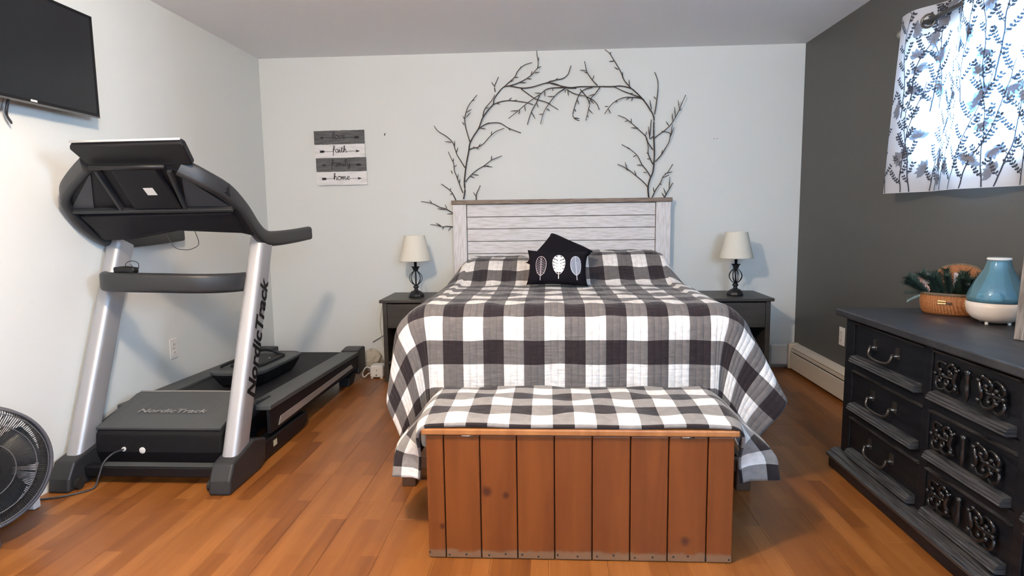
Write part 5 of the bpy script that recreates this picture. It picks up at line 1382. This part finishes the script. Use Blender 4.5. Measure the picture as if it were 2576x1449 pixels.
# photo frame standing at the near end of the dresser
FB = Vector((1.562, -2.655, ZD + 0.001)); fx = Vector((0.35, -0.937, 0)).normalized(); fz = Vector((0.06 * 0.937, 0.06 * 0.35, 1)).normalized(); fy = fx.cross(fz) * -1
t = thing('photo_frame', 'weathered wood photo frame standing near the blue diffuser', 'photo frame', FB)
FW, FH, FE, FT = 0.24, 0.31, 0.030, 0.018
P = lambda a, b, d: FB + fx * a + fz * b + fy * d
for nm, a0, a1, b0, b1 in (('frame_side', 0, FE, 0, FH), ('frame_side', FW - FE, FW, 0, FH), ('frame_rail', FE, FW - FE, 0, FE), ('frame_rail', FE, FW - FE, FH - FE, FH)):
    bm = B(); prism(bm, [P(a0, b0, 0), P(a1, b0, 0), P(a1, b1, 0), P(a0, b1, 0)], fy * FT); obj(nm, bm, M['framewood'], t, bevel=0.003)
bm = B(); prism(bm, [P(FE, FE, 0.008), P(FW - FE, FE, 0.008), P(FW - FE, FH - FE, 0.008), P(FE, FH - FE, 0.008)], fy * 0.003); obj('picture', bm, M['picture'], t)
bm = B(); prism(bm, [P(0.004, 0.004, FT), P(FW - 0.004, 0.004, FT), P(FW - 0.004, FH - 0.004, FT), P(0.004, FH - 0.004, FT)], fy * 0.003); obj('backing', bm, M['slot'], t)
ez = P(FW / 2, FH * 0.62, FT + 0.004); eb = P(FW / 2, 0, 0) + fy * 0.105; eb.z = ZD + 0.002
bm = B(); prism(bm, [ez - fx * 0.02, ez + fx * 0.02, eb + fx * 0.03, eb - fx * 0.03], fy * 0.003); obj('easel_leg', bm, M['slot'], t)

# ------------------------------------------------------------------ curtain and rod
RX, RZ = 1.786, 2.066
t = thing('curtain_rod', 'thin pewter curtain rod with ridged ball ends on the charcoal wall', 'curtain rod', (RX, -2.0, RZ))
bm = B(); tube(bm, [(RX, -1.462, RZ), (RX, -2.72, RZ)], 0.010, 12); obj('rod', bm, M['antique'], t, smooth=True)
for y, s in ((-1.462, 1), (-2.72, -1)):
    bm = B(); lathe(bm, [(0.001, s * 0.058), (0.008, s * 0.054), (0.010, s * 0.046), (0.016, s * 0.042), (0.021, s * 0.034), (0.017, s * 0.028), (0.022, s * 0.020), (0.018, s * 0.010), (0.013, s * 0.004), (0.013, 0)], (RX, y, RZ), 20, 'y')
    obj('finial', bm, mat('pewter_finial', (0.45, 0.43, 0.38), 0.3, metal=0.7) if s > 0 else M['antique'], t, smooth=True)
for y in (-1.475, -2.70):
    bm = B(); tube(bm, [(RX, y, RZ - 0.012), (RX + 0.03, y, RZ - 0.02), (XR - 0.002, y, RZ - 0.03)], 0.005, 8); box(bm, XR - 0.006, XR - 0.001, y - 0.012, y + 0.012, RZ - 0.06, RZ + 0.0); obj('bracket', bm, M['antique'], t)

ZB0, ZT0, CW = 1.272, 2.132, 1.14
def cur_y(u, z):
    q = (z - ZB0) / (ZT0 - ZB0); return -1.500 - u + 0.105 * (1 - q) * (1 - u / CW)
def cur_p(u, z, off=0.0):
    y = cur_y(u, z); q = (z - ZB0) / (ZT0 - ZB0)
    amp = 0.030 + 0.012 * q + 0.006 * sin(u * 9)
    x = RX + amp * sin(2 * pi * (u - 0.167) / 0.485) + 0.004 * sin(u * 37 + z * 3)
    zz = z + (0.012 * sin(u * 6.0 + 0.5) if False else 0.0)
    return Vector((x - off, y, zz))
t = thing('curtain', 'short white sheer curtain printed with slate grey sprigs over the window', 'curtain', (RX, -2.0, ZB0))
bm = B(); nu, nz_ = 160, 30
G = [[bm.verts.new(cur_p(CW * j / nu, ZB0 + (ZT0 - ZB0) * i / nz_)) for j in range(nu + 1)] for i in range(nz_ + 1)]
ngrom = [0.167 + 0.2425 * k for k in range(4)]
for i in range(nz_):
    for j in range(nu):
        uc = CW * (j + .5) / nu; zc = ZB0 + (ZT0 - ZB0) * (i + .5) / nz_
        if any(((uc - g) ** 2 + (zc - RZ) ** 2) < 0.022 ** 2 for g in ngrom): continue     # eyelet holes
        bm.faces.new([G[i][j], G[i][j + 1], G[i + 1][j + 1], G[i + 1][j]])
obj('fabric', bm, M['curtain'], t, smooth=True)
for g in ngrom:
    c = cur_p(g, RZ); ta = (cur_p(g + 0.004, RZ) - cur_p(g - 0.004, RZ)).normalized()
    for rad, sec in ((0.029, 0.0055),):
        bm = B(); tube(bm, [c + ta * rad * cos(2 * pi * k / 28) + Vector((0, 0, 1)) * rad * sin(2 * pi * k / 28) for k in range(28)], sec, 8, closed=True)
        obj('eyelet', bm, M['antique'], t, smooth=True)
rr = random.Random(5)
def P(a, b): return cur_p(min(max(a, 0.004), CW - 0.004), min(max(b, ZB0 + 0.003), ZT0 - 0.003), 0.0022)
def leafshape(bm, a, b, ang, L_, w):
    ca, sa = cos(ang), sin(ang)
    pts = [(a + q * L_ * ca - r * w * sa, b + q * L_ * sa + r * w * ca) for q, r in ((0, 0), (.35, .5), (.7, .45), (1, 0), (.7, -.45), (.35, -.5))]
    try: bm.faces.new([bm.verts.new(P(*p)) for p in pts])
    except ValueError: pass
bmd = B(); bmg = B()
for k in range(28):
    a = 0.02 + (k % 14) * 0.077 + rr.uniform(-.03, .03) + (0.04 if k >= 14 else 0); b = ZB0 + (0.0 if k < 14 else rr.uniform(0.36, 0.48)); ang = pi / 2 + rr.uniform(-.28, .18); path = [(a, b)]
    for q in range(24):
        ang += rr.uniform(-.16, .16) + (pi / 2 - 0.15 - ang) * 0.08
        a += cos(ang) * 0.022; b += sin(ang) * 0.022; path.append((a, b))
        if b > ZT0: break
    ribbon_uv(bmd, P, path, 0.0032, 0.0014)
    for q in range(1, len(path) - 1):
        if q % 2: continue
        sg = 1 if (q // 2) % 2 else -1; x0, y0 = path[q]; sang = pi / 2 + sg * rr.uniform(0.5, 0.95); tw = [(x0, y0)]
        m_ = rr.randint(3, 6)
        for e in range(m_): x0 += cos(sang) * 0.0145; y0 += sin(sang) * 0.0145; sang -= sg * 0.07; tw.append((x0, y0))
        ribbon_uv(bmd, P, tw, 0.0016, 0.0009)
        for e in range(1, len(tw)):
            for s2 in (-1, 1): leafshape(bmd, tw[e][0], tw[e][1], sang + s2 * 0.9, rr.uniform(0.010, 0.018), rr.uniform(0.007, 0.011))
    for q in range(2):
        cx, cz = path[rr.randint(2, max(3, len(path) - 3))]; cx += rr.uniform(-.07, .07); base = rr.uniform(0, 6.28)
        for e in range(6):
            leafshape(bmg, cx, cz, base + e * 0.5, rr.uniform(0.035, 0.055), rr.uniform(0.016, 0.026))
obj('sprig_print', bmd, M['printdark'], t, kind='stuff'); obj('leaf_print', bmg, M['printgrey'], t, kind='stuff')
